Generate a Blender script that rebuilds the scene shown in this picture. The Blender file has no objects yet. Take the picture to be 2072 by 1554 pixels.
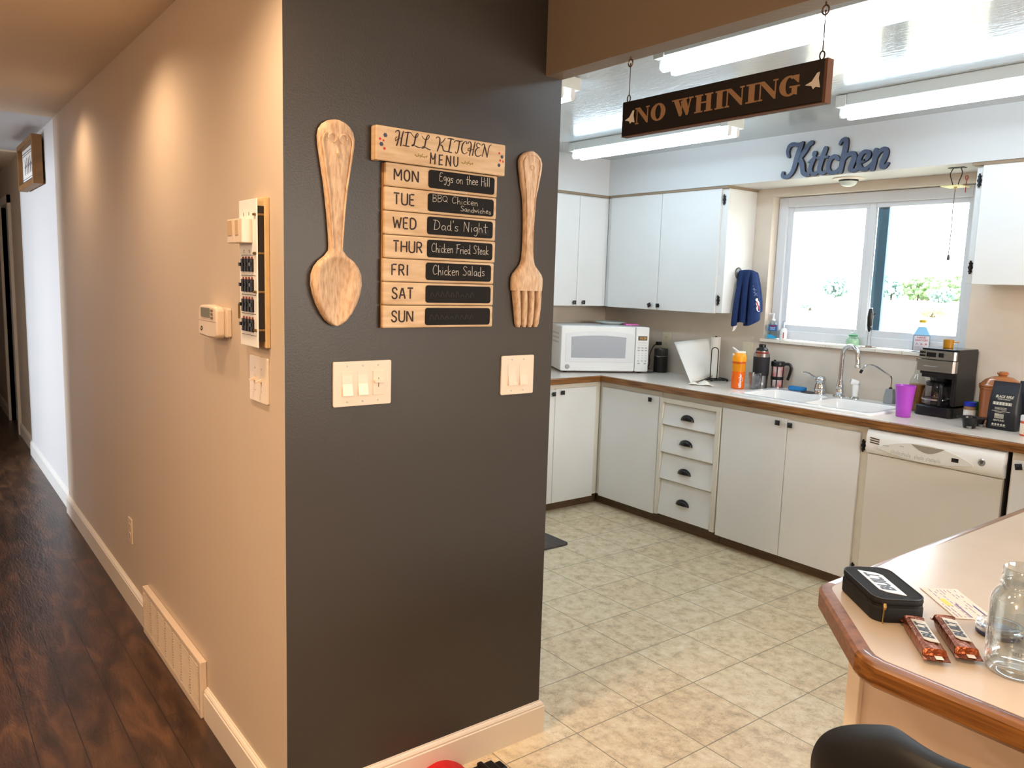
import bpy, bmesh, math, random
from mathutils import Vector, Matrix
S = bpy.context.scene
COL = S.collection
rnd = random.Random(7)
R = math.radians

# ---------------------------------------------------------------- camera
cd = bpy.data.cameras.new('camera'); cam = bpy.data.objects.new('camera', cd); COL.objects.link(cam)
F_PX = 1593.49
cd.sensor_fit = 'HORIZONTAL'; cd.sensor_width = 36.0; cd.lens = 36.0 * F_PX / 2072.0
cd.clip_start = 0.05; cd.clip_end = 900
yaw, pit, rol = R(52.24748), R(-7.478255), R(1.785887)
fw = Vector((-math.sin(yaw)*math.cos(pit), math.cos(yaw)*math.cos(pit), math.sin(pit)))
rt = Vector((math.cos(yaw), math.sin(yaw), 0)); up = rt.cross(fw)
rt2 = rt*math.cos(rol) + up*math.sin(rol); up2 = -rt*math.sin(rol) + up*math.cos(rol)
M = Matrix((rt2, up2, -fw)).transposed().to_4x4(); M.translation = Vector((1.92239, -0.75737, 1.52974))
cam.matrix_world = M
S.camera = cam

# ---------------------------------------------------------------- world, exposure, big lights
S.cycles.transparent_max_bounces = 32; S.cycles.caustics_reflective = False; S.cycles.caustics_refractive = False
S.view_settings.view_transform = 'Standard'; S.view_settings.look = 'None'
S.view_settings.exposure = 0.64; S.view_settings.gamma = 1.0; S.view_settings.use_curve_mapping = False
W = bpy.data.worlds.new('sky'); S.world = W; W.use_nodes = True
bg = W.node_tree.nodes['Background']; bg.inputs[0].default_value = (0.93, 0.97, 1.0, 1); bg.inputs[1].default_value = 4.6
TUBE_STRENGTH = 10.2
WARM = (1.0, 0.71, 0.45)
def lamp(name, kind, loc, energy, color, **kw):
    l = bpy.data.lights.new(name, kind); l.energy = energy; l.color = color
    tgt = kw.pop('target', None); rot = kw.pop('rot', None)
    for k, v in kw.items(): setattr(l, k, v)
    o = bpy.data.objects.new(name, l); COL.objects.link(o); o.location = loc
    if rot: o.rotation_euler = rot
    if tgt:
        o.rotation_euler = (Vector(tgt) - Vector(loc)).to_track_quat('-Z', 'Y').to_euler()
    return o
# recessed cans of the front room and hall (they sit in the ceiling, above the frame)
for i, (x, y, e) in enumerate([(-2.62, -0.27, 11), (-1.10, -0.36, 18.5), (0.16, -0.36, 25), (1.45, -0.40, 34), (0.1, -1.7, 55), (2.6, -1.6, 60)]):
    lamp('recessed_lamp', 'SPOT', (x, y, 2.385), e*1.42, WARM, spot_size=R(150), spot_blend=0.85, shadow_soft_size=0.05)
lamp('room_fill', 'POINT', (0.9, -2.7, 2.1), 55, WARM, shadow_soft_size=0.16)  # unseen fill behind the camera, added to brighten the front room and ceiling
lamp('warm_fill', 'POINT', (2.5, -0.45, 2.05), 9, (1.0, 0.82, 0.62), shadow_soft_size=0.14)  # added warm fill for the lower cabinets, no known fixture
# unseen area fill right of the frame, added to brighten lower cabinets and floor
lamp('side_fill', 'AREA', (4.42, 1.75, 1.55), 150, (1.0, 0.93, 0.84), shape='RECTANGLE', size=2.0, size_y=1.4, rot=(R(42), 0, R(90)))
# daylight that falls through the hall's side opening
lamp('hall_daylight', 'AREA', (-4.48, -4.0, 1.5), 105, (0.80, 0.90, 1.0), shape='RECTANGLE', size=0.5, size_y=1.0, rot=(R(68), 0, 0))

# ---------------------------------------------------------------- materials
def lin(c):
    return tuple(((v/255.0)/12.92 if v/255.0 <= 0.04045 else ((v/255.0+0.055)/1.055)**2.4) for v in c)
MATS = {}
def mat(name, col, rough=0.5, metal=0.0, noise=None, bump=None, stretch=(1,1,1), emit=None, spec=0.5, coat=0.0, trans=0.0, alpha=1.0, col2=None, ior=1.45, detail=4.0):
    m = bpy.data.materials.new(name); m.use_nodes = True; MATS[name] = m
    nt = m.node_tree; n = nt.nodes; l = nt.links; b = n['Principled BSDF']
    c = lin(col) + (1,)
    b.inputs['Base Color'].default_value = c; b.inputs['Roughness'].default_value = rough; b.inputs['Metallic'].default_value = metal
    b.inputs['Specular IOR Level'].default_value = spec; b.inputs['Coat Weight'].default_value = coat
    b.inputs['Transmission Weight'].default_value = trans; b.inputs['IOR'].default_value = ior; b.inputs['Alpha'].default_value = alpha
    if emit:
        b.inputs['Emission Color'].default_value = lin(emit[0]) + (1,); b.inputs['Emission Strength'].default_value = emit[1]
    if noise or bump:
        tc = n.new('ShaderNodeTexCoord'); mp = n.new('ShaderNodeMapping'); mp.inputs['Scale'].default_value = stretch
        l.new(tc.outputs['Object'], mp.inputs['Vector'])
    if noise:
        sc, amt = noise
        nz = n.new('ShaderNodeTexNoise'); nz.inputs['Scale'].default_value = sc; nz.inputs['Detail'].default_value = detail
        l.new(mp.outputs[0], nz.inputs['Vector'])
        cr = n.new('ShaderNodeValToRGB'); cr.color_ramp.elements[0].position = 0.3; cr.color_ramp.elements[1].position = 0.7
        d = lin(col2) if col2 else tuple(v*(1-amt) for v in c[:3])
        cr.color_ramp.elements[0].color = d + (1,); cr.color_ramp.elements[1].color = c
        l.new(nz.outputs['Fac'], cr.inputs[0]); l.new(cr.outputs[0], b.inputs['Base Color'])
    if bump:
        nb = n.new('ShaderNodeTexNoise'); nb.inputs['Scale'].default_value = bump[0]; nb.inputs['Detail'].default_value = 3
        l.new(mp.outputs[0], nb.inputs['Vector'])
        bp_ = n.new('ShaderNodeBump'); bp_.inputs['Strength'].default_value = bump[1]; bp_.inputs['Distance'].default_value = bump[2] if len(bump) > 2 else 0.002
        l.new(nb.outputs['Fac'], bp_.inputs['Height']); l.new(bp_.outputs[0], b.inputs['Normal'])
    return m
def glassy(name, tint=(255,255,255), rough=0.02, ior=1.45, refl=1.0, edge=4.0):
    """thin clear sheet: transparent with a fresnel reflection"""
    m = bpy.data.materials.new(name); m.use_nodes = True; MATS[name] = m
    nt = m.node_tree; n = nt.nodes; l = nt.links; n.clear()
    o = n.new('ShaderNodeOutputMaterial'); mx = n.new('ShaderNodeMixShader'); t = n.new('ShaderNodeBsdfTransparent'); g = n.new('ShaderNodeBsdfGlossy')
    lw = n.new('ShaderNodeLayerWeight'); pw = n.new('ShaderNodeMath'); pw.operation = 'POWER'; pw.inputs[1].default_value = edge; l.new(lw.outputs['Facing'], pw.inputs[0])
    f = n.new('ShaderNodeMath'); f.operation = 'MULTIPLY_ADD'; f.inputs[1].default_value = 0.85; f.inputs[2].default_value = 0.045*refl; l.new(pw.outputs[0], f.inputs[0])
    t.inputs[0].default_value = lin(tint) + (1,); g.inputs['Roughness'].default_value = rough; g.inputs['Color'].default_value = (1, 1, 1, 1)
    l.new(f.outputs[0], mx.inputs[0]); l.new(t.outputs[0], mx.inputs[1]); l.new(g.outputs[0], mx.inputs[2]); l.new(mx.outputs[0], o.inputs[0])
    return m

greige = mat('greige_paint', (205,189,172), 0.45, bump=(160, 0.12, 0.002))
hallwhite = mat('hall_white_paint', (226,226,228), 0.5, bump=(160, 0.10, 0.002))
darkpaint = mat('charcoal_paint', (62,58,55), 0.38, spec=0.35, bump=(190, 0.22, 0.002))
ceilwarm = mat('flat_ceiling_paint', (240,224,200), 0.7, bump=(120, 0.1, 0.002))
shadedgreige = mat('shaded_greige', (134,120,106), 0.5, bump=(60, 0.25, 0.003))  # greige paint darkened; the header's dimness is put into the colour
kceil = mat('glossy_kitchen_ceiling', (176,180,181), 0.17, bump=(34, 0.35, 0.003), stretch=(0.5,2.2,1), coat=0.3)
ktan = mat('kitchen_wall_tan', (226,213,197), 0.5, noise=(9,0.06), bump=(140, 0.12, 0.002))
kwhite = mat('soffit_white', (212,210,208), 0.45, bump=(120, 0.1, 0.002))
trimwhite = mat('trim_white', (232,222,210), 0.35)
cabwhite = mat('cabinet_white_enamel', (233,232,229), 0.33, bump=(26, 0.08, 0.002), noise=(3.0,0.04))
cabcream = mat('cabinet_frame_cream', (228,222,208), 0.4, noise=(6,0.08))
toekick = mat('toe_kick_brown', (112,88,66), 0.55, noise=(14,0.4), stretch=(0.4,1,3))
black = mat('black_metal', (22,21,22), 0.35, metal=0.2)
blackplastic = mat('black_plastic', (20,20,22), 0.3)
blackcloth = mat('black_cloth', (17,18,21), 0.8, bump=(700, 0.4, 0.001))
chrome = mat('chrome', (205,208,212), 0.1, metal=1.0)
steel = mat('brushed_steel', (176,174,172), 0.28, metal=1.0, noise=(60,0.2), stretch=(0.1,1,20))
vinylwhite = mat('window_vinyl', (226,228,232), 0.35)
whiteplastic = mat('white_plastic', (236,236,236), 0.3)
almond = mat('almond_plastic', (224,206,188), 0.32)
almondkitchen = mat('ivory_plastic', (230,220,192), 0.35)
porcelain = mat('white_porcelain', (240,238,236), 0.15, coat=0.4)
appliance = mat('white_appliance', (236,236,234), 0.28)
applgrey = mat('appliance_grey', (178,180,184), 0.3)
ink = mat('dark_ink', (40,36,36), 0.6)
paper = mat('white_paper', (236,234,230), 0.8)
clear = glassy('clear_glass')
paneglass = glassy('window_glass', (250,253,255), 0.01)

def tilefloor():
    m = bpy.data.materials.new('vinyl_tile_floor'); m.use_nodes = True; nt = m.node_tree; n = nt.nodes; l = nt.links; b = n['Principled BSDF']
    tc = n.new('ShaderNodeTexCoord'); mp = n.new('ShaderNodeMapping'); mp.inputs['Location'].default_value = (0.216+0.3048*20, -1.905+0.3048*20, 0)
    l.new(tc.outputs['Object'], mp.inputs[0])
    br = n.new('ShaderNodeTexBrick'); br.offset = 0; br.squash = 1
    br.inputs['Scale'].default_value = 1; br.inputs['Brick Width'].default_value = 0.3048; br.inputs['Row Height'].default_value = 0.3048
    br.inputs['Mortar Size'].default_value = 0.0024; br.inputs['Mortar Smooth'].default_value = 0.4; br.inputs['Bias'].default_value = 0
    br.inputs['Color1'].default_value = (0.35,0.35,0.35,1); br.inputs['Color2'].default_value = (0.65,0.65,0.65,1)
    l.new(mp.outputs[0], br.inputs['Vector'])
    n1 = n.new('ShaderNodeTexNoise'); n1.inputs['Scale'].default_value = 17; n1.inputs['Detail'].default_value = 10; n1.inputs['Roughness'].default_value = 0.76
    l.new(tc.outputs['Object'], n1.inputs['Vector'])
    c1 = n.new('ShaderNodeValToRGB'); e = c1.color_ramp.elements
    e[0].position = 0.30; e[0].color = lin((168,148,116)) + (1,); e[1].position = 0.70; e[1].color = lin((244,232,206)) + (1,)
    k = e.new(0.48); k.color = lin((222,200,163)) + (1,)
    l.new(n1.outputs['Fac'], c1.inputs[0])
    # thin dark squiggles
    n2 = n.new('ShaderNodeTexNoise'); n2.inputs['Scale'].default_value = 42; n2.inputs['Detail'].default_value = 3; n2.inputs['Distortion'].default_value = 1.6
    mp2 = n.new('ShaderNodeMapping'); mp2.inputs['Scale'].default_value = (1.5,0.8,1); l.new(tc.outputs['Object'], mp2.inputs[0]); l.new(mp2.outputs[0], n2.inputs['Vector'])
    c2 = n.new('ShaderNodeValToRGB'); e = c2.color_ramp.elements
    e[0].position = 0.465; e[0].color = (1,1,1,1); e[1].position = 0.535; e[1].color = (1,1,1,1)
    k = e.new(0.5); k.color = (0.42,0.36,0.28,1); k = e.new(0.487); k.color = (1,1,1,1); k = e.new(0.513); k.color = (1,1,1,1)
    l.new(n2.outputs['Fac'], c2.inputs[0])
    n3 = n.new('ShaderNodeTexNoise'); n3.inputs['Scale'].default_value = 7; n3.inputs['Detail'].default_value = 2; l.new(mp.outputs[0], n3.inputs['Vector'])
    c3 = n.new('ShaderNodeValToRGB'); c3.color_ramp.elements[0].position = 0.46; c3.color_ramp.elements[1].position = 0.6; l.new(n3.outputs['Fac'], c3.inputs[0])
    mv = n.new('ShaderNodeMix'); mv.data_type = 'RGBA'; mv.blend_type = 'MULTIPLY'; l.new(c3.outputs[0], mv.inputs[0]); l.new(c1.outputs[0], mv.inputs[6]); l.new(c2.outputs[0], mv.inputs[7])
    # tile to tile tone
    mt = n.new('ShaderNodeMix'); mt.data_type = 'RGBA'; mt.blend_type = 'OVERLAY'; mt.inputs[0].default_value = 0.35; l.new(mv.outputs[2], mt.inputs[6]); l.new(br.outputs['Color'], mt.inputs[7])
    mg = n.new('ShaderNodeMix'); mg.data_type = 'RGBA'; l.new(br.outputs['Fac'], mg.inputs[0]); l.new(mt.outputs[2], mg.inputs[6]); mg.inputs[7].default_value = lin((150,138,112)) + (1,)
    # the tone output of a mortar cell is black, so mix the grout colour over it
    l.new(mg.outputs[2], b.inputs['Base Color'])
    inv = n.new('ShaderNodeMath'); inv.operation = 'MULTIPLY_ADD'; inv.inputs[1].default_value = -1.0; inv.inputs[2].default_value = 1.0; l.new(br.outputs['Fac'], inv.inputs[0])
    bu = n.new('ShaderNodeBump'); bu.inputs['Strength'].default_value = 0.5; bu.inputs['Distance'].default_value = 0.002; l.new(inv.outputs[0], bu.inputs['Height'])
    bu2 = n.new('ShaderNodeBump'); bu2.inputs['Strength'].default_value = 0.15; bu2.inputs['Distance'].default_value = 0.002; l.new(n2.outputs['Fac'], bu2.inputs['Height']); l.new(bu.outputs[0], bu2.inputs['Normal'])
    l.new(bu2.outputs[0], b.inputs['Normal']); b.inputs['Roughness'].default_value = 0.42
    return m
def woodfloor():
    m = bpy.data.materials.new('dark_plank_floor'); m.use_nodes = True; nt = m.node_tree; n = nt.nodes; l = nt.links; b = n['Principled BSDF']
    tc = n.new('ShaderNodeTexCoord'); mp = n.new('ShaderNodeMapping'); mp.inputs['Location'].default_value = (20, 20.06, 0); l.new(tc.outputs['Object'], mp.inputs[0])
    br = n.new('ShaderNodeTexBrick'); br.offset = 0.37; br.offset_frequency = 2
    br.inputs['Scale'].default_value = 1; br.inputs['Brick Width'].default_value = 1.2; br.inputs['Row Height'].default_value = 0.127
    br.inputs['Mortar Size'].default_value = 0.0016; br.inputs['Color1'].default_value = (0.3,0.3,0.3,1); br.inputs['Color2'].default_value = (0.7,0.7,0.7,1)
    l.new(mp.outputs[0], br.inputs['Vector'])
    m2 = n.new('ShaderNodeMapping'); m2.inputs['Scale'].default_value = (2.2,9,1); l.new(tc.outputs['Object'], m2.inputs[0])
    n1 = n.new('ShaderNodeTexNoise'); n1.inputs['Scale'].default_value = 1.6; n1.inputs['Detail'].default_value = 6; n1.inputs['Distortion'].default_value = 0.9; l.new(m2.outputs[0], n1.inputs['Vector'])
    c1 = n.new('ShaderNodeValToRGB'); e = c1.color_ramp.elements
    e[0].position = 0.32; e[0].color = lin((46,29,19)) + (1,); e[1].position = 0.72; e[1].color = lin((100,69,46)) + (1,); k = e.new(0.5); k.color = lin((66,44,31)) + (1,)
    l.new(n1.outputs['Fac'], c1.inputs[0])
    mt = n.new('ShaderNodeMix'); mt.data_type = 'RGBA'; mt.blend_type = 'OVERLAY'; mt.inputs[0].default_value = 0.3; l.new(c1.outputs[0], mt.inputs[6]); l.new(br.outputs['Color'], mt.inputs[7])
    mg = n.new('ShaderNodeMix'); mg.data_type = 'RGBA'; l.new(br.outputs['Fac'], mg.inputs[0]); l.new(mt.outputs[2], mg.inputs[6]); mg.inputs[7].default_value = lin((30,18,12)) + (1,)
    l.new(mg.outputs[2], b.inputs['Base Color'])
    wv = n.new('ShaderNodeTexNoise'); wv.inputs['Scale'].default_value = 7; wv.inputs['Detail'].default_value = 3; wv.inputs['Distortion'].default_value = 1.2; l.new(m2.outputs[0], wv.inputs['Vector'])
    bu = n.new('ShaderNodeBump'); bu.inputs['Strength'].default_value = 0.35; bu.inputs['Distance'].default_value = 0.004; l.new(wv.outputs['Fac'], bu.inputs['Height'])
    l.new(bu.outputs[0], b.inputs['Normal']); b.inputs['Roughness'].default_value = 0.33
    return m
tile_m = tilefloor(); wood_m = woodfloor()
oak_x = mat('oak_edge_x', (158,106,54), 0.32, noise=(10,0.5), stretch=(0.6,7,12), col2=(84,48,20), coat=0.4)
oak_y = mat('oak_edge_y', (158,106,54), 0.32, noise=(10,0.5), stretch=(7,0.6,12), col2=(84,48,20), coat=0.4)
laminate = mat('laminate', (204,188,170), 0.22, noise=(6,0.07), detail=7)
laminate_k = mat('laminate_kitchen', (228,216,204), 0.28, noise=(6,0.06), detail=7)
limewash = mat('whitewashed_wood', (216,188,152), 0.6, noise=(7,0.3), stretch=(1.4,1,9), col2=(192,158,120), detail=8)
limewash_v = mat('whitewashed_carving', (220,190,158), 0.6, noise=(34,0.3), stretch=(5,2,1.1), col2=(178,142,110), detail=9, bump=(60,0.25,0.001))
rawwood = mat('raw_plank_wood', (186,132,76), 0.6, noise=(10,0.3), stretch=(2,2,1))
chalkboard = mat('chalkboard', (34,32,32), 0.8, spec=0.2, noise=(14,0.25))
chalk = mat('chalk', (196,190,180), 0.9)

# ---------------------------------------------------------------- mesh building
class MB:
    def __init__(s): s.v = []; s.f = []; s.m = []
    def add(s, vs, fs, m=0):
        k = len(s.v); s.v += [tuple(v) for v in vs]; s.f += [tuple(i+k for i in f) for f in fs]; s.m += [m]*len(fs); return s
    def box(s, x0, x1, y0, y1, z0, z1, m=0):
        return s.add([(x0,y0,z0),(x1,y0,z0),(x1,y1,z0),(x0,y1,z0),(x0,y0,z1),(x1,y0,z1),(x1,y1,z1),(x0,y1,z1)],
                     [(3,2,1,0),(4,5,6,7),(0,1,5,4),(1,2,6,5),(2,3,7,6),(3,0,4,7)], m)
    def prism(s, poly, a, b, axis='y', m=0):
        """poly of (u,v): axis y -> (x,z); axis z -> (x,y); axis x -> (y,z); extruded from a to b"""
        mk = {'y': lambda u,v,t: (u,t,v), 'z': lambda u,v,t: (u,v,t), 'x': lambda u,v,t: (t,u,v)}[axis]
        ar = sum(poly[i][0]*poly[(i+1)%len(poly)][1]-poly[(i+1)%len(poly)][0]*poly[i][1] for i in range(len(poly)))
        if ar < 0: poly = poly[::-1]
        n = len(poly); lo, hi = min(a,b), max(a,b)
        vs = [mk(u,v,lo) for u,v in poly] + [mk(u,v,hi) for u,v in poly]
        bot = tuple(range(n)); top = tuple(range(n,2*n)); sides = [(i,(i+1)%n,n+(i+1)%n,n+i) for i in range(n)]
        if axis == 'y': fs = [bot, top[::-1]] + [q[::-1] for q in sides]
        else: fs = [bot[::-1], top] + sides
        return s.add(vs, fs, m)
    def lathe(s, prof, cx=0, cy=0, seg=24, m=0, cap=True, axis='z'):
        vs = []; fs = []; n = len(prof)
        mp = {'z': lambda a,b,c: (cx+a,cy+b,c), 'y': lambda a,b,c: (cx+a,-c,cy+b)}[axis]
        for r, z in prof:
            for k in range(seg):
                t = 2*math.pi*k/seg; vs.append(mp(r*math.cos(t), r*math.sin(t), z))
        for i in range(n-1):
            for k in range(seg):
                a, b = i*seg+k, i*seg+(k+1)%seg; fs.append((a, b, b+seg, a+seg))
        if cap:
            if prof[0][0] > 1e-5: fs.append(tuple(range(seg))[::-1])
            if prof[-1][0] > 1e-5: fs.append(tuple((n-1)*seg+k for k in range(seg)))
        return s.add(vs, fs, m)
    def cyl(s, p, q, r, seg=16, m=0, r2=None):
        return s.tube([p, q], [r, r if r2 is None else r2], seg, m)
    def tube(s, pts, r, seg=10, m=0):
        pts = [Vector(p) for p in pts]; n = len(pts); rs = r if isinstance(r, (list,tuple)) else [r]*n
        vs = []; fs = []; prev = None
        for i in range(n):
            d = (pts[min(i+1,n-1)] - pts[max(i-1,0)]).normalized()
            if prev is None:
                a = Vector((0,0,1)) if abs(d.z) < 0.9 else Vector((1,0,0)); u = d.cross(a).normalized()
            else:
                u = (prev - d*prev.dot(d)).normalized()
            prev = u; w = d.cross(u)
            for k in range(seg):
                t = 2*math.pi*k/seg; vs.append(pts[i] + (u*math.cos(t) + w*math.sin(t))*rs[i])
        for i in range(n-1):
            for k in range(seg):
                a, b = i*seg+k, i*seg+(k+1)%seg; fs.append((a, b, b+seg, a+seg))
        fs += [tuple(range(seg))[::-1], tuple((n-1)*seg+k for k in range(seg))]
        return s.add(vs, fs, m)
    def stroke(s, pts, y=0.0, th=0.0006, m=0, w=None, smooth=3, axis='xz', caps=True):
        """flat pen stroke of points (u,v[,width]) in the x-z plane, front at y, going th deep"""
        P = [(p[0], p[1], (p[2] if len(p) > 2 else w)) for p in pts]
        if len(P) > 2 and smooth: P = spline(P, smooth)
        s.k = getattr(s, 'k', 0); st = min(3e-5, th/45)
        def nxt():
            s.k += 1; return y-st*(s.k % 40)
        for i in range(len(P)-1):
            (x0,z0,w0), (x1,z1,w1) = P[i], P[i+1]; dx, dz = x1-x0, z1-z0; L = math.hypot(dx,dz) or 1e-6; nx, nz = -dz/L, dx/L
            s.prism([(x0+nx*w0/2,z0+nz*w0/2),(x0-nx*w0/2,z0-nz*w0/2),(x1-nx*w1/2,z1-nz*w1/2),(x1+nx*w1/2,z1+nz*w1/2)], nxt(), y+th, 'y', m)
        for i, (x,z,ww) in enumerate(P):
            if (caps or 0 < i < len(P)-1):
                s.prism([(x+ww/2*math.cos(t*math.pi/5), z+ww/2*math.sin(t*math.pi/5)) for t in range(10)], nxt(), y+th, 'y', m)
        return s
    def xf(s, M):
        s.v = [tuple(M @ Vector(v)) for v in s.v]; return s
    def build(s, name, mats, parent=None, loc=None, bevel=0, smooth=False, seg=2, rot=None, angle=35):
        me = bpy.data.meshes.new(name); me.from_pydata(s.v, [], s.f)
        mats = mats if isinstance(mats, (list,tuple)) else [mats]
        for m in mats: me.materials.append(m)
        for p, k in zip(me.polygons, s.m): p.material_index = k
        me.update()
        if smooth:
            for p in me.polygons: p.use_smooth = True
            me.set_sharp_from_angle(angle=R(angle))
        o = bpy.data.objects.new(name, me); COL.objects.link(o)
        if parent is not None: o.parent = parent
        if loc: o.location = loc
        if rot: o.rotation_euler = rot
        if bevel:
            b = o.modifiers.new('bevel', 'BEVEL'); b.width = bevel; b.segments = seg; b.limit_method = 'ANGLE'; b.angle_limit = R(40); b.harden_normals = False
        return o
def spline(P, k):
    out = []; n = len(P)
    for i in range(n-1):
        p0, p1, p2, p3 = P[max(i-1,0)], P[i], P[i+1], P[min(i+2,n-1)]
        for j in range(k):
            t = j/k
            out.append(tuple(0.5*((2*b) + (c-a)*t + (2*a-5*b+4*c-d)*t*t + (3*b-a-3*c+d)*t**3) for a,b,c,d in zip(p0,p1,p2,p3)))
    out.append(tuple(P[-1])); return out
def rr(x0, x1, z0, z1, r, n=5):
    out = []
    for cx, cz, a in ((x1-r,z1-r,0),(x0+r,z1-r,90),(x0+r,z0+r,180),(x1-r,z0+r,270)):
        for k in range(n+1):
            t = R(a+90*k/n); out.append((cx+r*math.cos(t), cz+r*math.sin(t)))
    return out
def text_mesh(mb, s, size, x, z, y, m=0, th=0.0004, bold=0.0, shear=0.0, align='CENTER', sx=1.0, flat=False):
    """built-in sans lettering, facing -y (or lying face-up when flat)"""
    c = bpy.data.curves.new('lettering', 'FONT'); c.body = s; c.size = size; c.align_x = align; c.align_y = 'CENTER'; c.offset = bold; c.shear = shear; c.resolution_u = 3
    o = bpy.data.objects.new('lettering', c); COL.objects.link(o)
    me = o.to_mesh()
    vs = [(v.co.x*sx, v.co.y) for v in me.vertices]; fs = [tuple(p.vertices) for p in me.polygons]
    if flat: mb.add([(x+a, y+b, z) for a,b in vs], fs, m)
    else: mb.add([(x+a, y-th, z+b) for a,b in vs], fs, m)
    o.to_mesh_clear(); bpy.data.objects.remove(o); bpy.data.curves.remove(c)
    return mb
def thing(name, label, cat, loc=(0,0,0), rotz=0.0, group=None):
    o = bpy.data.objects.new(name, None); COL.objects.link(o); o.location = loc; o.rotation_euler = (0,0,R(rotz)); o.empty_display_size = 0.05
    return tag(o, label, cat, group)
def tag(o, label, cat, group=None, kind=None):
    o['label'] = label; o['category'] = cat
    if group: o['group'] = group
    if kind: o['kind'] = kind
    return o
def struct(mb, name, m, **kw):
    o = mb.build(name, m, **kw); o['kind'] = 'structure'; return o
def part_label(o, t): o['label'] = t; return o
# ================================================================ SETTING
H = 2.40
struct(MB().box(-2.66, 4.6, 0.06, 3.75, -0.06, 0.0), 'floor', tile_m)
struct(MB().box(-9.2, 4.6, -4.2, 0.06, -0.06, 0.0).box(-9.2, -2.66, 0.06, 0.2, -0.06, 0.0), 'floor_hall', wood_m)
struct(MB().box(-2.66, 4.6, 0.87, 3.75, H, H+0.08), 'ceiling', kceil)
struct(MB().box(-3.565, 4.6, -4.2, 0.87, H, H+0.08), 'ceiling_front', ceilwarm)
struct(MB().box(-5.46, -3.565, -4.2, 0.2, H+0.012, H+0.09), 'ceiling_hall', hallwhite)
struct(MB().box(-9.2, -5.46, -1.3, 0.2, H+0.0, H+0.09), 'ceiling_hall_end', ceilwarm)
struct(MB().box(-3.565, -0.0006, 0.0, 0.12, 0, H), 'wall_hall', greige)
struct(MB().box(-0.12, 0.0, 0.0006, 0.889, 0, H), 'wall_stub', darkpaint)
struct(MB().box(-5.46, -3.5655, 0.015, 0.13, 0, H+0.02), 'wall_hall_middle', hallwhite)
struct(MB().box(-6.36, -5.4605, 0.035, 0.13, 0, H+0.02).box(-7.2,-6.36,0.035,0.13,2.08,H+0.02).box(-9.2,-7.2,0.035,0.13,0,H+0.02).box(-7.3,-6.3,0.131,0.16,0,H), 'wall_hall_far', greige)
struct(MB().box(-9.2, -9.1, -1.3, 0.035, 0, H), 'wall_hall_end', greige)
struct(MB().box(-9.1, -5.15, -1.4, -1.28, 0, H).box(-5.15,-3.78,-1.4,-1.28,2.06,H).box(-3.78,-3.6,-1.4,-1.28,0,H), 'wall_hall_side', greige)  # unseen side wall, its opening sized to hold daylight to the middle stretch
struct(MB().box(-3.6, -3.48, -4.2, -1.28, 0, H), 'wall_front_side', greige)
struct(MB().box(-5.62, -5.5, -4.2, -1.4, 0, H), 'wall_side_room', hallwhite)
struct(MB().box(-5.5, 4.6, -4.3, -4.2, 0, H), 'wall_front_back', greige)
struct(MB().box(4.6, 4.72, -4.3, 3.75, 0, H), 'wall_right', greige)
struct(MB().box(-2.66, -2.54, 0.12, 3.75, 0, H), 'wall_kitchen_left', ktan)
# window wall with the opening
wx0, wx1, wz0, wz1 = -1.09, 0.125, 1.195, 2.10
mb = MB().box(-2.54, wx0, 3.60, 3.75, 0, H).box(wx1, 4.6, 3.60, 3.75, 0, H).box(wx0, wx1, 3.60, 3.75, 0, wz0).box(wx0, wx1, 3.60, 3.75, wz1, H)
struct(mb, 'wall_kitchen_back', ktan)
# dropped soffit over the wall cabinets
struct(MB().box(-2.232, 4.6, 3.28, 3.60, 2.150, H).box(-2.54, -2.232, 0.12, 3.60, 2.150, H), 'wall_soffit', kwhite)
struct(MB().box(-2.225, -1.2, 3.288, 3.60, 2.136, 2.1495).box(0.2, 4.6, 3.288, 3.60, 2.136, 2.1495).box(-2.54, -2.24, 2.3, 3.60, 2.136, 2.1495), 'trim_1', mat('soffit_gap_trim', (150,130,108), 0.6))
struct(MB().box(0.0, 4.6, 0.824, 0.889, 2.147, H), 'wall_header', shadedgreige)
# baseboards
PRF = [(0,0),(.015,0),(.015,.093),(.0115,.0955),(.0125,.098),(.0125,.101),(.0085,.107),(.004,.110),(.004,.113),(0,.113)]
def bb_x(x0, x1, y, mb=None): return (mb or MB()).prism([(y-d, z) for d, z in PRF], x0, x1, 'x')
struct(bb_x(-3.567, -1.535, 0.0), 'baseboard_hall', trimwhite)
struct(bb_x(-0.71, 0.015, 0.0), 'baseboard_hall_near', trimwhite)
mb = MB()
for i in range(len(PRF)):   # mitred run along the dark wall, returning round its end
    pass
n = len(PRF)
vs = [(d, -d, z) for d, z in PRF] + [(d, 0.889+d, z) for d, z in PRF] + [(-0.12, 0.889+d, z) for d, z in PRF]
fs = [(i, (i+1)%n, n+(i+1)%n, n+i)[::-1] for i in range(n)] + [(n+i, n+(i+1)%n, 2*n+(i+1)%n, 2*n+i)[::-1] for i in range(n)]
struct(mb.add(vs, fs), 'baseboard_stub', trimwhite)
struct(bb_x(-5.46, -3.569, 0.015), 'baseboard_hall_middle', mat('daylit_trim', (238,238,236), 0.35))  # whiter trim here puts the daylight on this stretch into its colour
struct(bb_x(-6.36, -5.462, 0.035), 'baseboard_hall_far', trimwhite)
struct(bb_x(-9.1, -7.27, 0.035), 'baseboard_hall_end', trimwhite)
# hall door with casing
d1 = struct(MB().box(-7.2, -6.44, 0.075, 0.11, 0.005, 2.07), 'door_1', hallwhite)
struct(MB().box(-6.44, -6.36, 0.012, 0.13, 0, 2.14).box(-7.27, -7.2, 0.012, 0.13, 0, 2.14).box(-7.27, -6.36, 0.012, 0.13, 2.07, 2.14), 'trim_2', trimwhite)
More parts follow.
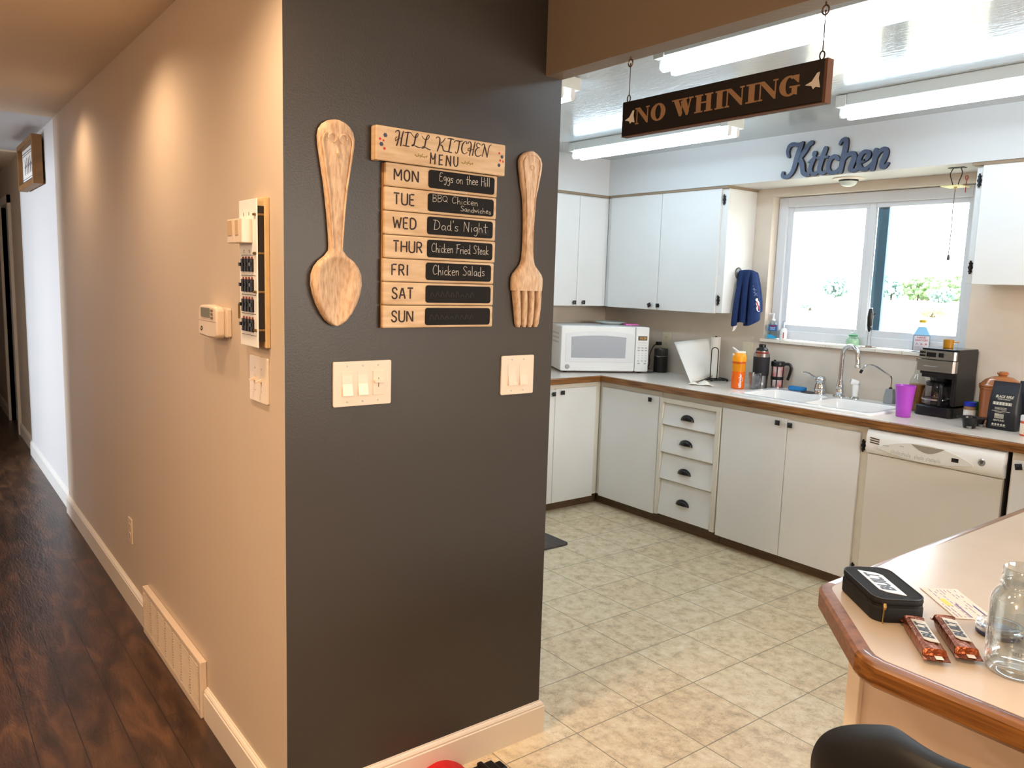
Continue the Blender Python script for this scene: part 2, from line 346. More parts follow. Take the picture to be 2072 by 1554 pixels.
# window: frame, two sashes, panes, tiled sill
wn = bpy.data.objects.new('window_1', None); COL.objects.link(wn); wn['kind'] = 'structure'
def frame_mb(x0,x1,z0,z1,y0,y1,w,mb=None,wb=None):
    mb = mb or MB(); wb = wb or w
    return mb.box(x0,x0+w,y0,y1,z0,z1).box(x1-w,x1,y0,y1,z0,z1).box(x0+w,x1-w,y0,y1,z1-w,z1).box(x0+w,x1-w,y0,y1,z0,z0+wb)
frame_mb(-1.088, 0.123, 1.215, 2.098, 3.665, 3.745, 0.062, wb=0.055).build('window_frame', vinylwhite, wn, bevel=0.004)
frame_mb(-1.03, -0.465, 1.262, 2.045, 3.685, 3.712, 0.038, wb=0.045).build('sash', vinylwhite, wn, bevel=0.003)
frame_mb(-0.525, 0.065, 1.268, 2.040, 3.690, 3.735, 0.030, wb=0.040).build('sash', vinylwhite, wn, bevel=0.003)
MB().box(-0.470, -0.405, 3.725, 3.745, 1.29, 2.03).build('sash_edge', mat('shaded_sash_edge', (84,120,138), 0.3), wn)  # outer stile; its bluish shade is put into the colour
MB().box(-0.995, -0.50, 3.698, 3.702, 1.30, 2.01).build('pane', paneglass, wn)
MB().box(-0.50, 0.04, 3.716, 3.720, 1.30, 2.02).build('pane', paneglass, wn)
mb = MB()
x = wx0-0.01; k = 0
while x < wx1+0.0:
    x2 = min(x+0.1525, wx1+0.012); mb.box(x, x2-0.0025, 3.575, 3.672, 1.193, 1.212); x = x2; k += 1
mb.box(wx0-0.008, wx1+0.010, 3.578, 3.672, 1.190, 1.209, 1)
sill = mb.build('window_sill', [mat('sill_tile', (238,230,218), 0.25), mat('sill_grout', (170,156,140), 0.8)], wn, bevel=0.002)

# ---- outside: ground, low scrub and trees
struct(MB().box(-600, 300, 4.2, 700, -1.3, -0.9), 'ground_outside', mat('dry_pale_field', (226,220,196), 0.95, noise=(0.35,0.2)))
def leafmat(n, a, b): return mat(n, a, 0.8, noise=(1.2,0.3), col2=b)
lf = [leafmat('leaf_green', (176,198,152), (124,156,112)), leafmat('leaf_bluegreen', (176,202,192), (130,160,156)), leafmat('leaf_yellow', (206,208,150), (172,178,116)), leafmat('leaf_rust', (182,166,126), (140,126,92))]
barkm = mat('bark', (120,104,88), 0.9)
def crown(mb, cx, cy, cz, rx, rz, n, seed, m=0):
    q = random.Random(seed)
    for i in range(n):
        a = q.uniform(0, 6.283); u = q.uniform(-1, 1); rad = q.uniform(0.2, 1)**0.5*math.sqrt(1-u*u*0.8)
        px, py, pz = cx+rx*rad*math.cos(a)*0.8, cy+rx*rad*math.sin(a)*0.8, cz+rz*u*0.8; s = q.uniform(0.12, 0.26)*min(rx, rz)
        vs = []; nn = 6
        for la in range(1, 4):
            for lo in range(nn):
                t = math.pi*la/4; p = 2*math.pi*lo/nn; rr_ = s*q.uniform(0.75, 1.25)
                vs.append((px+rr_*math.sin(t)*math.cos(p), py+rr_*math.sin(t)*math.sin(p), pz+rr_*math.cos(t)))
        vs += [(px,py,pz+s), (px,py,pz-s)]; fs = []
        for la in range(2):
            for lo in range(nn): fs.append((la*nn+lo, (la+1)*nn+lo, (la+1)*nn+(lo+1)%nn, la*nn+(lo+1)%nn))
        for lo in range(nn): fs.append((18, lo, (lo+1)%nn)); fs.append((19, 12+(lo+1)%nn, 12+lo))
        mb.add(vs, fs, m)
    return mb
for i, (x, y, top, w, k, lab) in enumerate([
    (-135.5, 262, 8.6, 8.0, 1, 'tall blue-green tree far off, just right of the middle window bar'),
    (-125.2, 250, 5.6, 8.0, 1, 'small rounded blue-green tree right of the tall one by the window bar'),
    (-122.5, 262, 7.8, 15.0, 0, 'light-green willow in the middle of the right window pane'),
    (-127.5, 284, 6.6, 11.0, 3, 'rust-tinged tree between the willow and the rightmost green tree'),
    (-109.5, 255, 7.6, 17.0, 0, 'broad green tree furthest right in the right window pane'),
    (-98.6, 225, 3.6, 9.0, 1, 'grey-green bush in front of the broad green tree'),
    (-151.5, 262, 7.0, 11.0, 1, 'blue-green tree seen through the left window pane'),
    (-36.6, 84, 0.2, 3.2, 2, 'yellow-green bush standing alone in the pale field'),
    (-50.8, 84, 0.1, 2.8, 1, 'small grey-green shrub in the field, through the left pane')]):
    kind = 'tree' if top > 2.5 else 'bush'
    t = thing(kind, lab, kind, (x, y, -0.9), 0, 'trees and bushes outside the window')
    hgt = top+0.9
    mbt = crown(MB(), 0, 0, hgt*0.42, w*0.5, hgt*0.42, 120, 100+i); crown(mbt, w*0.12, 0, hgt*0.72, w*0.30, hgt*0.28, 60, 300+i); crown(mbt, -w*0.2, 0, hgt*0.55, w*0.32, hgt*0.3, 50, 500+i)
    mbt.build('foliage', lf[k], t)
    MB().tube([(0,0,0),(0.1,0,hgt*0.3),(0,0,hgt*0.6)], [0.3,0.22,0.1], 8).build('trunk', barkm, t)

# ================================================================ HALL WALL THINGS
# floor register
v = thing('wall_register', 'cream louvred heat register set into the hall baseboard', 'vent', (-1.1225, 0, 0))
w2, hh = 0.4075, 0.205
mb = MB().box(-w2, -w2+0.018, -0.024, -0.0005, 0, hh).box(w2-0.018, w2, -0.024, -0.0005, 0, hh).box(-w2+0.018, w2-0.018, -0.024, -0.0005, hh-0.02, hh).box(-w2+0.018, w2-0.018, -0.024, -0.0005, 0, 0.028)
mb.build('frame', almond, v, bevel=0.003)
MB().box(-w2+0.018, w2-0.018, -0.006, -0.002, 0.028, hh-0.02).build('back', mat('vent_shadow', (120,96,74), 0.7), v)
mb = MB()
cols = 7; cw = (2*w2-0.036)/cols
for c in range(cols):
    x0 = -w2+0.018+c*cw
    mb.box(x0-0.004, x0+0.004, -0.022, -0.009, 0.028, hh-0.02)
    for r in range(15):
        z = 0.033+r*0.0104
        mb.add([(x0+0.006,-0.024,z),(x0+cw-0.006,-0.024,z),(x0+cw-0.006,-0.009,z+0.005),(x0+0.006,-0.009,z+0.005),(x0+0.006,-0.025,z+0.0025),(x0+cw-0.006,-0.025,z+0.0025)],[(0,1,2,3),(0,4,5,1),(4,3,2,5)])
mb.build('louvres', almond, v)
# outlet near the baseboard
def screw(mb, x, z, y, r=0.003, m=1):
    mb.lathe([(r,0),(r*0.8,0.001),(0,0.0012)], x, z, 10, m, axis='y'); mb.v[-30:] = [(a, b+y, c) for a,b,c in mb.v[-30:]]
    return mb
def plate(w, h, t=0.006):
    return MB().prism(rr(-w/2, w/2, -h/2, h/2, 0.004, 3), -t, -0.0005, 'y')
def receptacle(parent, z, m, im):
    mb = MB().prism(rr(-0.017,0.017,z-0.014,z+0.014,0.010,4), -0.0075, -0.005, 'y')
    mb.box(-0.008,-0.006,-0.0079,-0.007,z-0.002,z+0.006,1).box(0.006,0.008,-0.0079,-0.007,z-0.002,z+0.006,1).lathe([(0.0025,0.007),(0.0025,0.0079)],0,z-0.008,8,1,axis='y')
    return mb.build('receptacle', [m, im], parent)
o = thing('wall_outlet', 'almond wall outlet low on the hall wall above the baseboard', 'outlet', (-1.822, 0, 0.362))
screw(plate(0.07, 0.114), 0, 0, -0.006).build('plate', [almond, applgrey], o, bevel=0.002); receptacle(o, 0.021, almond, ink); receptacle(o, -0.021, almond, ink)
# thermostat
t = thing('thermostat', 'beige thermostat with grey display on the hall wall', 'thermostat', (-0.497, 0, 1.381))
MB().prism(rr(-0.075,0.098,-0.043,0.043,0.006), -0.014, -0.0005, 'y').build('back_plate', almond, t, bevel=0.002)
pts = []
mb = MB(); cs = [(-0.098,-0.038),(-0.085,-0.046),(0.0,-0.049),(0.068,-0.047),(0.080,-0.040),(0.080,0.038),(0.066,0.046),(0.0,0.050),(-0.080,0.046),(-0.094,0.030)]
mb.prism(cs, -0.040, -0.013, 'y').build('body', almond, t, bevel=0.006, smooth=True)
MB().prism(rr(-0.060,0.022,0.012,0.040,0.003,2), -0.0425, -0.0395, 'y').build('display', mat('lcd_grey', (120,122,116), 0.55), t)
mb = MB()
for k in range(3): mb.prism(rr(0.034,0.050,0.030-k*0.0105,0.037-k*0.0105,0.002,2), -0.0425, -0.0395, 'y')
mb.build('buttons', mat('button_taupe', (128,104,80), 0.5), t)
mb = MB().box(-0.092,0.078,-0.0405,-0.0395,0.0005,0.0015).stroke([(-0.070,-0.028,0.003),(-0.062,-0.018,0.003),(-0.052,-0.024,0.003),(-0.064,-0.030,0.003)],-0.0408,0.001,1)
mb.build('cover_line', [mat('seam_tan', (150,122,94), 0.6), ink], t)
# control panel with slide switches
p = thing('control_panel', 'tall white control panel with four rows of black slide switches', 'panel', (-0.16, 0, 1.527))
MB().box(-0.045, 0.068, -0.013, -0.0005, -0.193, 0.195).build('backing_board', mat('pale_board', (222,190,140), 0.6, noise=(14,0.2)), p, bevel=0.002)
MB().box(-0.03, 0.062, -0.028, -0.013, -0.175, 0.172).build('inner_box', mat('dark_inside', (38,30,26), 0.7), p)
fp = MB().box(-0.065, 0.065, -0.034, -0.030, -0.192, 0.190).build('front_plate', whiteplastic, p, bevel=0.0015)
mb = MB()
for z in (0.047, -0.006, -0.056, -0.106, -0.162): mb.box(-0.050, 0.056, -0.0346, -0.0335, z, z+0.0012)
for z in (0.155, 0.0585):
    for x in (-0.03, 0.01): mb.box(x, x+0.002, -0.0346, -0.0335, z-0.006, z+0.003)
mb.build('panel_lines', ink, fp)
for i, z in enumerate((0.022, -0.031, -0.083, -0.135)):
    for j in range(4):
        x = -0.032+j*0.0225
        mb = MB().prism(rr(x-0.007, x+0.007, z-0.017, z+0.016, 0.002, 2), -0.040, -0.0338, 'y')
        mb.box(x-0.0085, x+0.003, -0.046, -0.040, z-0.003, z+0.006)
        sw = mb.build('slide_switch', blackplastic, p)
        MB().prism([(x-0.004,z+0.014),(x+0.004,z+0.014),(x,z+0.022)], -0.038, -0.0338, 'y').build('red_pointer', mat('pointer_maroon', (120,52,44), 0.5) if 'pointer_maroon' not in MATS else MATS['pointer_maroon'], sw)
mb = MB().box(-0.078, -0.022, -0.062, -0.034, 0.078, 0.140).box(-0.020, 0.036, -0.062, -0.034, 0.078, 0.140)
dm = mb.build('dimmer_box', almond, p, bevel=0.002)
MB().box(-0.072,-0.036,-0.0632,-0.0615,0.098,0.136).build('slider_slot', mat('slot_tan', (196,170,138), 0.5), dm); MB().box(-0.014,0.010,-0.0632,-0.0615,0.098,0.136).build('slider_slot', MATS['slot_tan'], dm)
for z in (0.150, 0.052, -0.047, -0.146):
    MB().tube([(0.052,-0.037,z),(0.060,-0.037,z),(0.060,-0.004,z)], 0.0035, 8).lathe([(0.006,0),(0.006,0.004),(0,0.005)],0.060,z,8,axis='y').build('standoff_bolt', mat('aged_brass', (150,124,84), 0.4, metal=0.8) if 'aged_brass' not in MATS else MATS['aged_brass'], p)
MB().tube([(-0.068,-0.036,-0.122),(-0.068,-0.036,-0.082)], 0.003, 8).lathe([(0.004,0),(0.004,0.006)], -0.068, -0.088, 8, axis='y').build('catch', MATS['aged_brass'], p)
# hall toggle plate
s = thing('switch_plate', 'white glossy plate with two toggle switches below the control panel', 'light switch', (-0.172, 0, 1.243))
screw(screw(screw(screw(plate(0.134,0.124), -0.024,0.03,-0.006), 0.024,0.03,-0.006), -0.024,-0.03,-0.006), 0.024,-0.03,-0.006).build('plate', [mat('glossy_almond', (238,224,208), 0.12), applgrey], s, bevel=0.003)
for x in (-0.026, 0.026):
    MB().box(x-0.005, x+0.005, -0.0068, -0.005, -0.012, 0.012).add([(x-0.004,-0.006,0.004),(x+0.004,-0.006,0.004),(x+0.003,-0.022,-0.002),(x-0.003,-0.022,-0.002),(x-0.004,-0.006,-0.004),(x+0.004,-0.006,-0.004),(x+0.003,-0.022,-0.008),(x-0.003,-0.022,-0.008)],[(0,1,2,3),(3,2,6,7),(4,7,6,5),(0,3,7,4),(1,5,6,2)]).build('toggle', almond, s)
# framed picture at the far end of the hall
p = thing('picture_frame', 'small wood-framed picture high on the white hall wall', 'picture', (-4.46, 0.015, 2.21))
frame_mb(-0.40, 0.40, -0.155, 0.155, -0.070, -0.012, 0.035).build('frame', mat('frame_pine', (150,108,62), 0.5, noise=(12,0.3)), p, bevel=0.003)
MB().box(-0.36,0.36,-0.014,-0.001,-0.12,0.12).build('backing', ink, p)
mb = MB().box(-0.365,0.365,-0.040,-0.030,-0.12,0.12).box(-0.36,0.36,-0.0408,-0.0395,-0.098,-0.092,1).box(-0.36,0.36,-0.0408,-0.0395,-0.082,-0.078,1).box(-0.36,0.36,-0.0408,-0.0395,0.092,0.098,1).box(-0.36,0.36,-0.0408,-0.0395,0.078,0.082,1)
q = random.Random(3)
for k in range(6):
    x = -0.22+k*0.085; mb.stroke([(x,-0.045,0.018),(x+0.012,0.0,0.028),(x+0.004,0.04+0.02*q.random(),0.014)], -0.041, 0.001, 1); mb.stroke([(x-0.02,0.0,0.012),(x+0.03,0.012,0.012)],-0.041,0.001,1)
mb.build('print', [paper, mat('print_ink', (96,92,104), 0.7)], p)

# ================================================================ DARK WALL THINGS (local x runs along +Y, front faces +X)
RZ = 90
def rocker(parent, x, m):
    MB().prism(rr(x-0.0165,x+0.0165,-0.0335,0.0335,0.002,2), -0.0068, -0.005, 'y').build('rocker_frame', m, parent)
    MB().add([(x-0.0145,-0.0065,0.031),(x+0.0145,-0.0065,0.031),(x+0.0145,-0.0078,0.0),(x-0.0145,-0.0078,0.0),(x+0.0145,-0.0125,-0.031),(x-0.0145,-0.0125,-0.031),(x+0.0145,-0.005,-0.031),(x-0.0145,-0.005,-0.031)],
             [(0,3,2,1),(3,5,4,2),(5,7,6,4),(0,7,5,3),(1,2,4,6)]).build('rocker', m, parent)
def gang(name, label, y, z, n, w, h):
    s = thing(name, label, 'light switch', (0, y, z), RZ)
    mb = plate(w, h)
    for k in range(n):
        x = (k-(n-1)/2)*0.046
        screw(screw(mb, x, h/2-0.012, -0.006), x, -h/2+0.012, -0.006)
    mb.build('plate', [almond, applgrey], s, bevel=0.0035)
    return s
s = gang('switch_plate', 'wide three-gang switch plate with a dimmer, below the wooden spoon', 0.2165, 1.242, 3, 0.172, 0.121)
rocker(s, -0.046, almond); rocker(s, 0.0, almond)
MB().prism(rr(0.0295,0.0625,-0.0335,0.0335,0.002,2), -0.0085, -0.005, 'y').build('dimmer_face', almond, s, bevel=0.001)
MB().box(0.0453,0.0467,-0.0092,-0.008,-0.012,0.014).build('dimmer_slot', ink, s)
MB().prism(rr(0.031,0.061,0.001,0.009,0.003,3), -0.017, -0.008, 'y').build('dimmer_knob', almond, s)
s = gang('switch_plate', 'two-gang rocker switch plate below the wooden fork', 0.7475, 1.2395, 2, 0.127, 0.121)
rocker(s, -0.0225, almond); rocker(s, 0.0225, almond)
for c in s.children: pass

# carved spoon and fork: grid surfaces, front domed, back flat
def carving(mb, rows, closed=True, nt=12, m=0):
    """rows: (z, left, right, base, front, dish): a domed (or dished) slice from base to front depth"""
    vs = []; fs = []; ln = nt+1
    for z, a, b, y0, y1, dish in rows:
        for k in range(ln):
            u = -1+2*k/nt; x = (a+b)/2+(b-a)/2*u
            edge = (1-abs(u)**4)
            y = y1*edge + (y1*0.55)*(1-edge) - dish*max(0, 1-(u/0.86)**2)
            vs.append((x, -(y0+max(y, 0.001)), z))
        for k in range(ln):
            u = 1-2*k/nt; vs.append(((a+b)/2+(b-a)/2*u, -y0, z))
    c = 2*ln
    for i in range(len(rows)-1):
        for k in range(c): fs.append((i*c+k, i*c+(k+1)%c, (i+1)*c+(k+1)%c, (i+1)*c+k))
    fs += [tuple(range(c))[::-1], tuple((len(rows)-1)*c+k for k in range(c))]
    return mb.add(vs, fs, m)
def interp(tab, z):
    for p, q in zip(tab, tab[1:]):
        if p[0] >= z >= q[0]:
            t = (p[0]-z)/(p[0]-q[0] or 1); t = t*t*(3-2*t) if len(p) > 4 and p[4] else t
            return [a+(b-a)*t for a, b in zip(p[1:4], q[1:4])]
    return list(tab[-1][1:4])
sp = thing('wooden_spoon', 'oversized whitewashed wooden spoon hung on the dark wall', 'wall decoration', (0, 0.135, 0), RZ)
tab = [(1.918,0.010,0.012,0),(1.914,0.024,0.015,0),(1.905,0.037,0.017,0),(1.892,0.046,0.018,0),(1.875,0.0495,0.018,0),(1.855,0.0485,0.018,0),(1.82,0.043,0.018,0),(1.76,0.033,0.018,0),(1.68,0.0235,0.018,0),(1.63,0.0195,0.018,0),(1.605,0.018,0.018,0),(1.592,0.019,0.019,0),(1.578,0.030,0.023,0.001),(1.572,0.038,0.026,0.006),(1.565,0.047,0.029,0.014),(1.550,0.059,0.031,0.021),(1.53,0.067,0.033,0.025),(1.505,0.068,0.034,0.027),(1.48,0.063,0.034,0.027),(1.455,0.054,0.033,0.025),(1.43,0.041,0.030,0.020),(1.413,0.028,0.026,0.013),(1.403,0.016,0.020,0.004),(1.399,0.006,0.016,0)]
rows = [(z, -hw, hw, 0.004, d, di) for z, hw, d, di in tab]
carving(MB(), rows).build('carved_body', limewash_v, sp, smooth=True, angle=60)
mb = MB()
for sgn in (-1, 1):
    sc = [(sgn*(0.0165+0.0125*math.cos(a)*(1-0.04*i)), 1.872+0.0125*math.sin(a)*(1-0.04*i)) for i, a in [(i, R(250)-i*R(38)) for i in range(8)]] if sgn > 0 else [(-(0.0165+0.0125*math.cos(a)*(1-0.04*i)), 1.872+0.0125*math.sin(a)*(1-0.04*i)) for i, a in [(i, R(250)-i*R(38)) for i in range(8)]]
    mb.tube([(x, -0.0222, z) for x, z in spline(sc, 3)], 0.0030, 6)
    side = [(sgn*0.030,1.885),(sgn*0.040,1.87),(sgn*0.039,1.845),(sgn*0.031,1.79),(sgn*0.022,1.73),(sgn*0.0145,1.64),(sgn*0.012,1.60)]
    mb.tube([(x, -0.0218, z) for x, z in spline(side, 3)], 0.0024, 6)
mb.tube([(0,-0.0215,1.852),(0.0,-0.022,1.835),(0,-0.0215,1.825)], [0.001,0.006,0.001], 8)
mb.build('carved_relief', limewash_v, sp, smooth=True)
MB().box(-0.012,0.012,-0.006,-0.0005,1.78,1.83).box(-0.02,0.02,-0.006,-0.0005,1.49,1.52).build('hanger', limewash_v, sp)
fk = thing('wooden_fork', 'oversized whitewashed wooden fork hung on the dark wall', 'wall decoration', (0, 0.766, 0), RZ)
ft = [(1.9165,0.008,0.016,0),(1.911,0.024,0.018,0),(1.900,0.037,0.019,0),(1.885,0.0435,0.019,0),(1.865,0.0425,0.019,0),(1.84,0.037,0.019,0),(1.81,0.0315,0.019,0),(1.795,0.027,0.019,0),(1.775,0.023,0.019,0),(1.73,0.0185,0.019,0),(1.68,0.0165,0.019,0),(1.62,0.0175,0.020,0),(1.595,0.0195,0.022,0),(1.578,0.026,0.024,0),(1.563,0.040,0.026,0),(1.55,0.052,0.027,0),(1.538,0.057,0.028,0),(1.52,0.0575,0.028,0),(1.50,0.056,0.027,0)]
carving(MB(), [(z, -hw+0.001, hw+0.001, 0.004, d, 0) for z, hw, d, _ in ft]).build('carved_body', limewash_v, fk, smooth=True, angle=60)
for k in range(4):
    u = -1+2*(k+0.5)/4; rows = []
    for z, hw, d, base in [(1.503,0.056,0.026,0.006),(1.48,0.055,0.024,0.008),(1.45,0.053,0.020,0.010),(1.42,0.050,0.016,0.008),(1.398,0.047,0.014,0.005),(1.388,0.0455,0.010,0.004)]:
        sh = (1.50-z)*0.09; c = u*hw+sh; w_ = 0.0096 if z > 1.39 else 0.006
        rows.append((z, c-w_, c+w_, base*0.6, d, 0))
    carving(MB(), rows, nt=6).build('tine', limewash_v, fk, smooth=True, angle=60)
mb = MB()
for sgn in (-1, 1):
    side = [(0.001,1.905),(sgn*0.022,1.898),(sgn*0.031,1.882),(sgn*0.029,1.86),(sgn*0.022,1.82),(sgn*0.017,1.78),(sgn*0.012,1.70),(sgn*0.012,1.62),(sgn*0.018,1.58)]
    mb.tube([(x, -0.0226, z) for x, z in spline(side, 3)], 0.0016, 6)
mb.tube([(0.007*math.cos(a*math.pi/5),-0.023,1.868+0.007*math.sin(a*math.pi/5)) for a in range(11)], 0.0018, 6)
mb.build('carved_relief', limewash_v, fk, smooth=True)
MB().box(-0.012,0.012,-0.006,-0.0005,1.78,1.83).build('hanger', limewash_v, fk)

# menu board
mn = thing('menu_board', 'whitewashed plank weekly menu board with chalk strips on the dark wall', 'menu board', (0, 0.4475, 0), RZ)
TITLE= [[(-.1535, .0315, .0018), (-.1505, .0355, .002), (-.1455, .0375, .0027), (-.1415, .0335, .0033), (-.1425, .0235, .0036), (-.1455, .0105, .0036), (-.1495, -.0015, .0033)], [(-.1485, .0205, .0016), (-.1535, .0165, .0016), (-.1525, .0095, .0016), (-.1455, .0165, .0016), (-.1345, .0195, .0018)], [(-.1295, .0375, .002), (-.1325, .0275, .0033), (-.1355, .0135, .0036), (-.1375, -.0015, .0029)], [(-.1255, .0345, .002), (-.1155, .0365, .0031), (-.1065, .0365, .002)], [(-.1155, .0355, .0033), (-.1185, .0195, .0036), (-.1215, .0015, .0033)], [(-.1305, .0015, .002), (-.1215, .0005, .0031), (-.1115, .0005, .002)], [(-.1055, .0355, .0016), (-.1015, .0305, .0016), (-.0935, .0255, .0018), (-.0865, .0295, .002), (-.0845, .0355, .0018), (-.0875, .0375, .002), (-.0915, .0315, .0031), (-.0935, .0215, .0036), (-.0975, .0065, .0031), (-.1035, .0025, .0018), (-.1015, .0065, .0016), (-.0915, .0035, .0022), (-.0825, .0015, .0022), (-.0745, .0025, .0016)], [(-.0715, .0325, .0016), (-.0685, .0275, .0016), (-.0605, .0245, .0018), (-.0525, .0285, .002), (-.0495, .0355, .0018), (-.0535, .0375, .002), (-.0585, .0285, .0031), (-.0615, .0175, .0036), (-.0645, .0045, .0031), (-.0715, .0005, .0018), (-.0685, .0055, .0016), (-.0575, .0025, .0022), (-.0485, -.0005, .0022), (-.0455, .0005, .0016)], [(-.0275, .0325, .0018), (-.0245, .0365, .002), (-.0175, .0355, .0029), (-.0155, .0295, .0036), (-.0175, .0155, .0036), (-.0235, -.0005, .0031)], [(.0015, .0365, .0018), (-.0055, .0265, .002), (-.0165, .0185, .0018), (-.0075, .0145, .0031), (-.0035, .0035, .0031), (.0065, .0015, .0018)], [(.0095, .0365, .002), (.0195, .0375, .0031), (.0295, .0365, .002)], [(.0205, .0365, .0033), (.0175, .0205, .0036), (.0135, .0015, .0033)], [(.0035, .0025, .002), (.0135, .0015, .0031), (.0235, .0005, .002)], [(.0315, .0295, .0018), (.0365, .0345, .0022), (.0505, .0345, .0031), (.0585, .0365, .0018)], [(.0485, .0335, .0033), (.0465, .0175, .0036), (.0425, .0035, .0027), (.0375, .0005, .0018), (.0355, .0045, .0016)], [(.0725, .0305, .002), (.0735, .0355, .0018), (.0665, .0355, .002), (.0595, .0275, .0033), (.0565, .0135, .0036), (.0605, .0045, .0027), (.0675, .0025, .0018), (.0755, .0075, .0016)], [(.0775, .0315, .0018), (.0795, .0365, .002), (.0855, .0365, .0027), (.0885, .0295, .0033), (.0865, .0165, .0036), (.0835, .0005, .0031)], [(.0825, .0205, .0016), (.0775, .0155, .0016), (.0805, .0125, .0016), (.0955, .0185, .0018)], [(.1015, .0395, .002), (.0985, .0245, .0036), (.0935, .0015, .0029)], [(.1195, .0345, .002), (.1115, .0375, .002), (.1065, .0315, .0027), (.1105, .0255, .0022), (.1175, .0255, .0018), (.1085, .0225, .0024), (.1025, .0125, .0036), (.1055, .0025, .0027), (.1145, .0015, .002), (.1235, .0065, .0016)], [(.1245, .0325, .0018), (.1295, .0375, .002), (.1345, .0345, .0024), (.1325, .0225, .002), (.1275, .0025, .0018)], [(.1345, .0345, .0031), (.1395, .0195, .0036), (.1445, .0025, .0029)], [(.1445, .0025, .0018), (.1475, .0185, .002), (.1515, .0335, .002), (.1585, .0385, .0016)], [(-.0445, -.0355, .0036), (-.0435, -.0085, .0036)], [(-.0435, -.0105, .0031), (-.0365, -.0245, .0031), (-.0295, -.0095, .0027)], [(-.0295, -.0095, .0036), (-.0305, -.0355, .0036)], [(-.0165, -.0365, .0036), (-.0165, -.0105, .0036)], [(-.0145, -.0105, .0029), (-.0055, -.0095, .0029)], [(-.0145, -.0235, .0029), (-.0075, -.0225, .0029)], [(-.0145, -.0355, .0029), (-.0065, -.0355, .0029)], [(.0055, -.0365, .0033), (.0075, -.0095, .0033)], [(.0075, -.0095, .0033), (.0205, -.0355, .0033)], [(.0205, -.0355, .0033), (.0205, -.0095, .0033)], [(.0315, -.0095, .0036), (.0315, -.0265, .0036), (.0355, -.0345, .0031), (.0415, -.0335, .0031), (.0445, -.0265, .0033), (.0445, -.0095, .0033)]]
VINE= [[(-.0935, -.0185, .0018), (-.0865, -.0225, .0018), (-.0775, -.0185, .0018), (-.0685, -.0215, .0018), (-.0555, -.0185, .0016)], [(-.0835, -.0185, .002), (-.0825, -.0145, .0009)], [(-.0705, -.0175, .002), (-.0695, -.0135, .0009)], [(-.0755, -.0215, .0018), (-.0765, -.0245, .0009)], [(-.0655, -.0205, .0018), (-.0635, -.0235, .0009)], [(-.0565, -.0175, .0016), (-.0575, -.0225, .0009)], [(.0575, -.0215, .0018), (.0645, -.0245, .0018), (.0745, -.0205, .0018), (.0845, -.0225, .0018), (.0965, -.0205, .0016)], [(.0685, -.0205, .002), (.0695, -.0165, .0009)], [(.0815, -.0195, .002), (.0825, -.0155, .0009)], [(.0765, -.0235, .0018), (.0755, -.0265, .0009)], [(.0875, -.0225, .0018), (.0885, -.0255, .0009)], [(.0945, -.0195, .0016), (.0945, -.0245, .0009)]]
BERRY= [[(-.1835, .0205, .0062)], [(-.1945, -.0035, .0062)], [(.1975, .0095, .0056)], [(.1875, -.0155, .0058)], [(-.1985, .0095, .0038)], [(-.1885, .0065, .0031)], [(-.1855, -.0135, .0042)], [(.1875, .0185, .0036)], [(.1915, -.0015, .0036)], [(.2015, -.0035, .0031)]]
darkbrown = mat('stencil_brown', (44,28,26), 0.7)
tp = MB().box(-0.2105, 0.2105, -0.030, -0.0205, 1.831, 1.920)
tp.box(-0.2105, -0.1905, -0.0205, -0.0005, 1.831, 1.920).box(0.1905,0.2105,-0.0205,-0.0005,1.831,1.920)
tpo = tp.build('title_plank', limewash, mn, bevel=0.004)
mb = MB()
for s_ in TITLE: mb.stroke([(a, b+1.8755, c) for a, b, c in s_], -0.0306, 0.0009, 0, smooth=3)
for s_ in VINE: mb.stroke([(a, b+1.8755, c) for a, b, c in s_], -0.0306, 0.0009, 1, smooth=3)
for i, s_ in enumerate(BERRY):
    x, z, r = s_[0]; z += 1.8755
    mb.prism([(x+r*(0.86+0.14*math.cos(6*k*2*math.pi/24))*math.cos(k*2*math.pi/24), z+r*(0.86+0.14*math.cos(6*k*2*math.pi/24))*math.sin(k*2*math.pi/24)) for k in range(24)], -0.0306, -0.0297, 'y', 2 if i < 4 else 3)
mb.build('title_lettering', [darkbrown, mat('vine_olive', (150,128,52), 0.7), mat('berry_blue', (62,70,92), 0.7), mat('berry_red', (196,44,44), 0.7)], tpo)
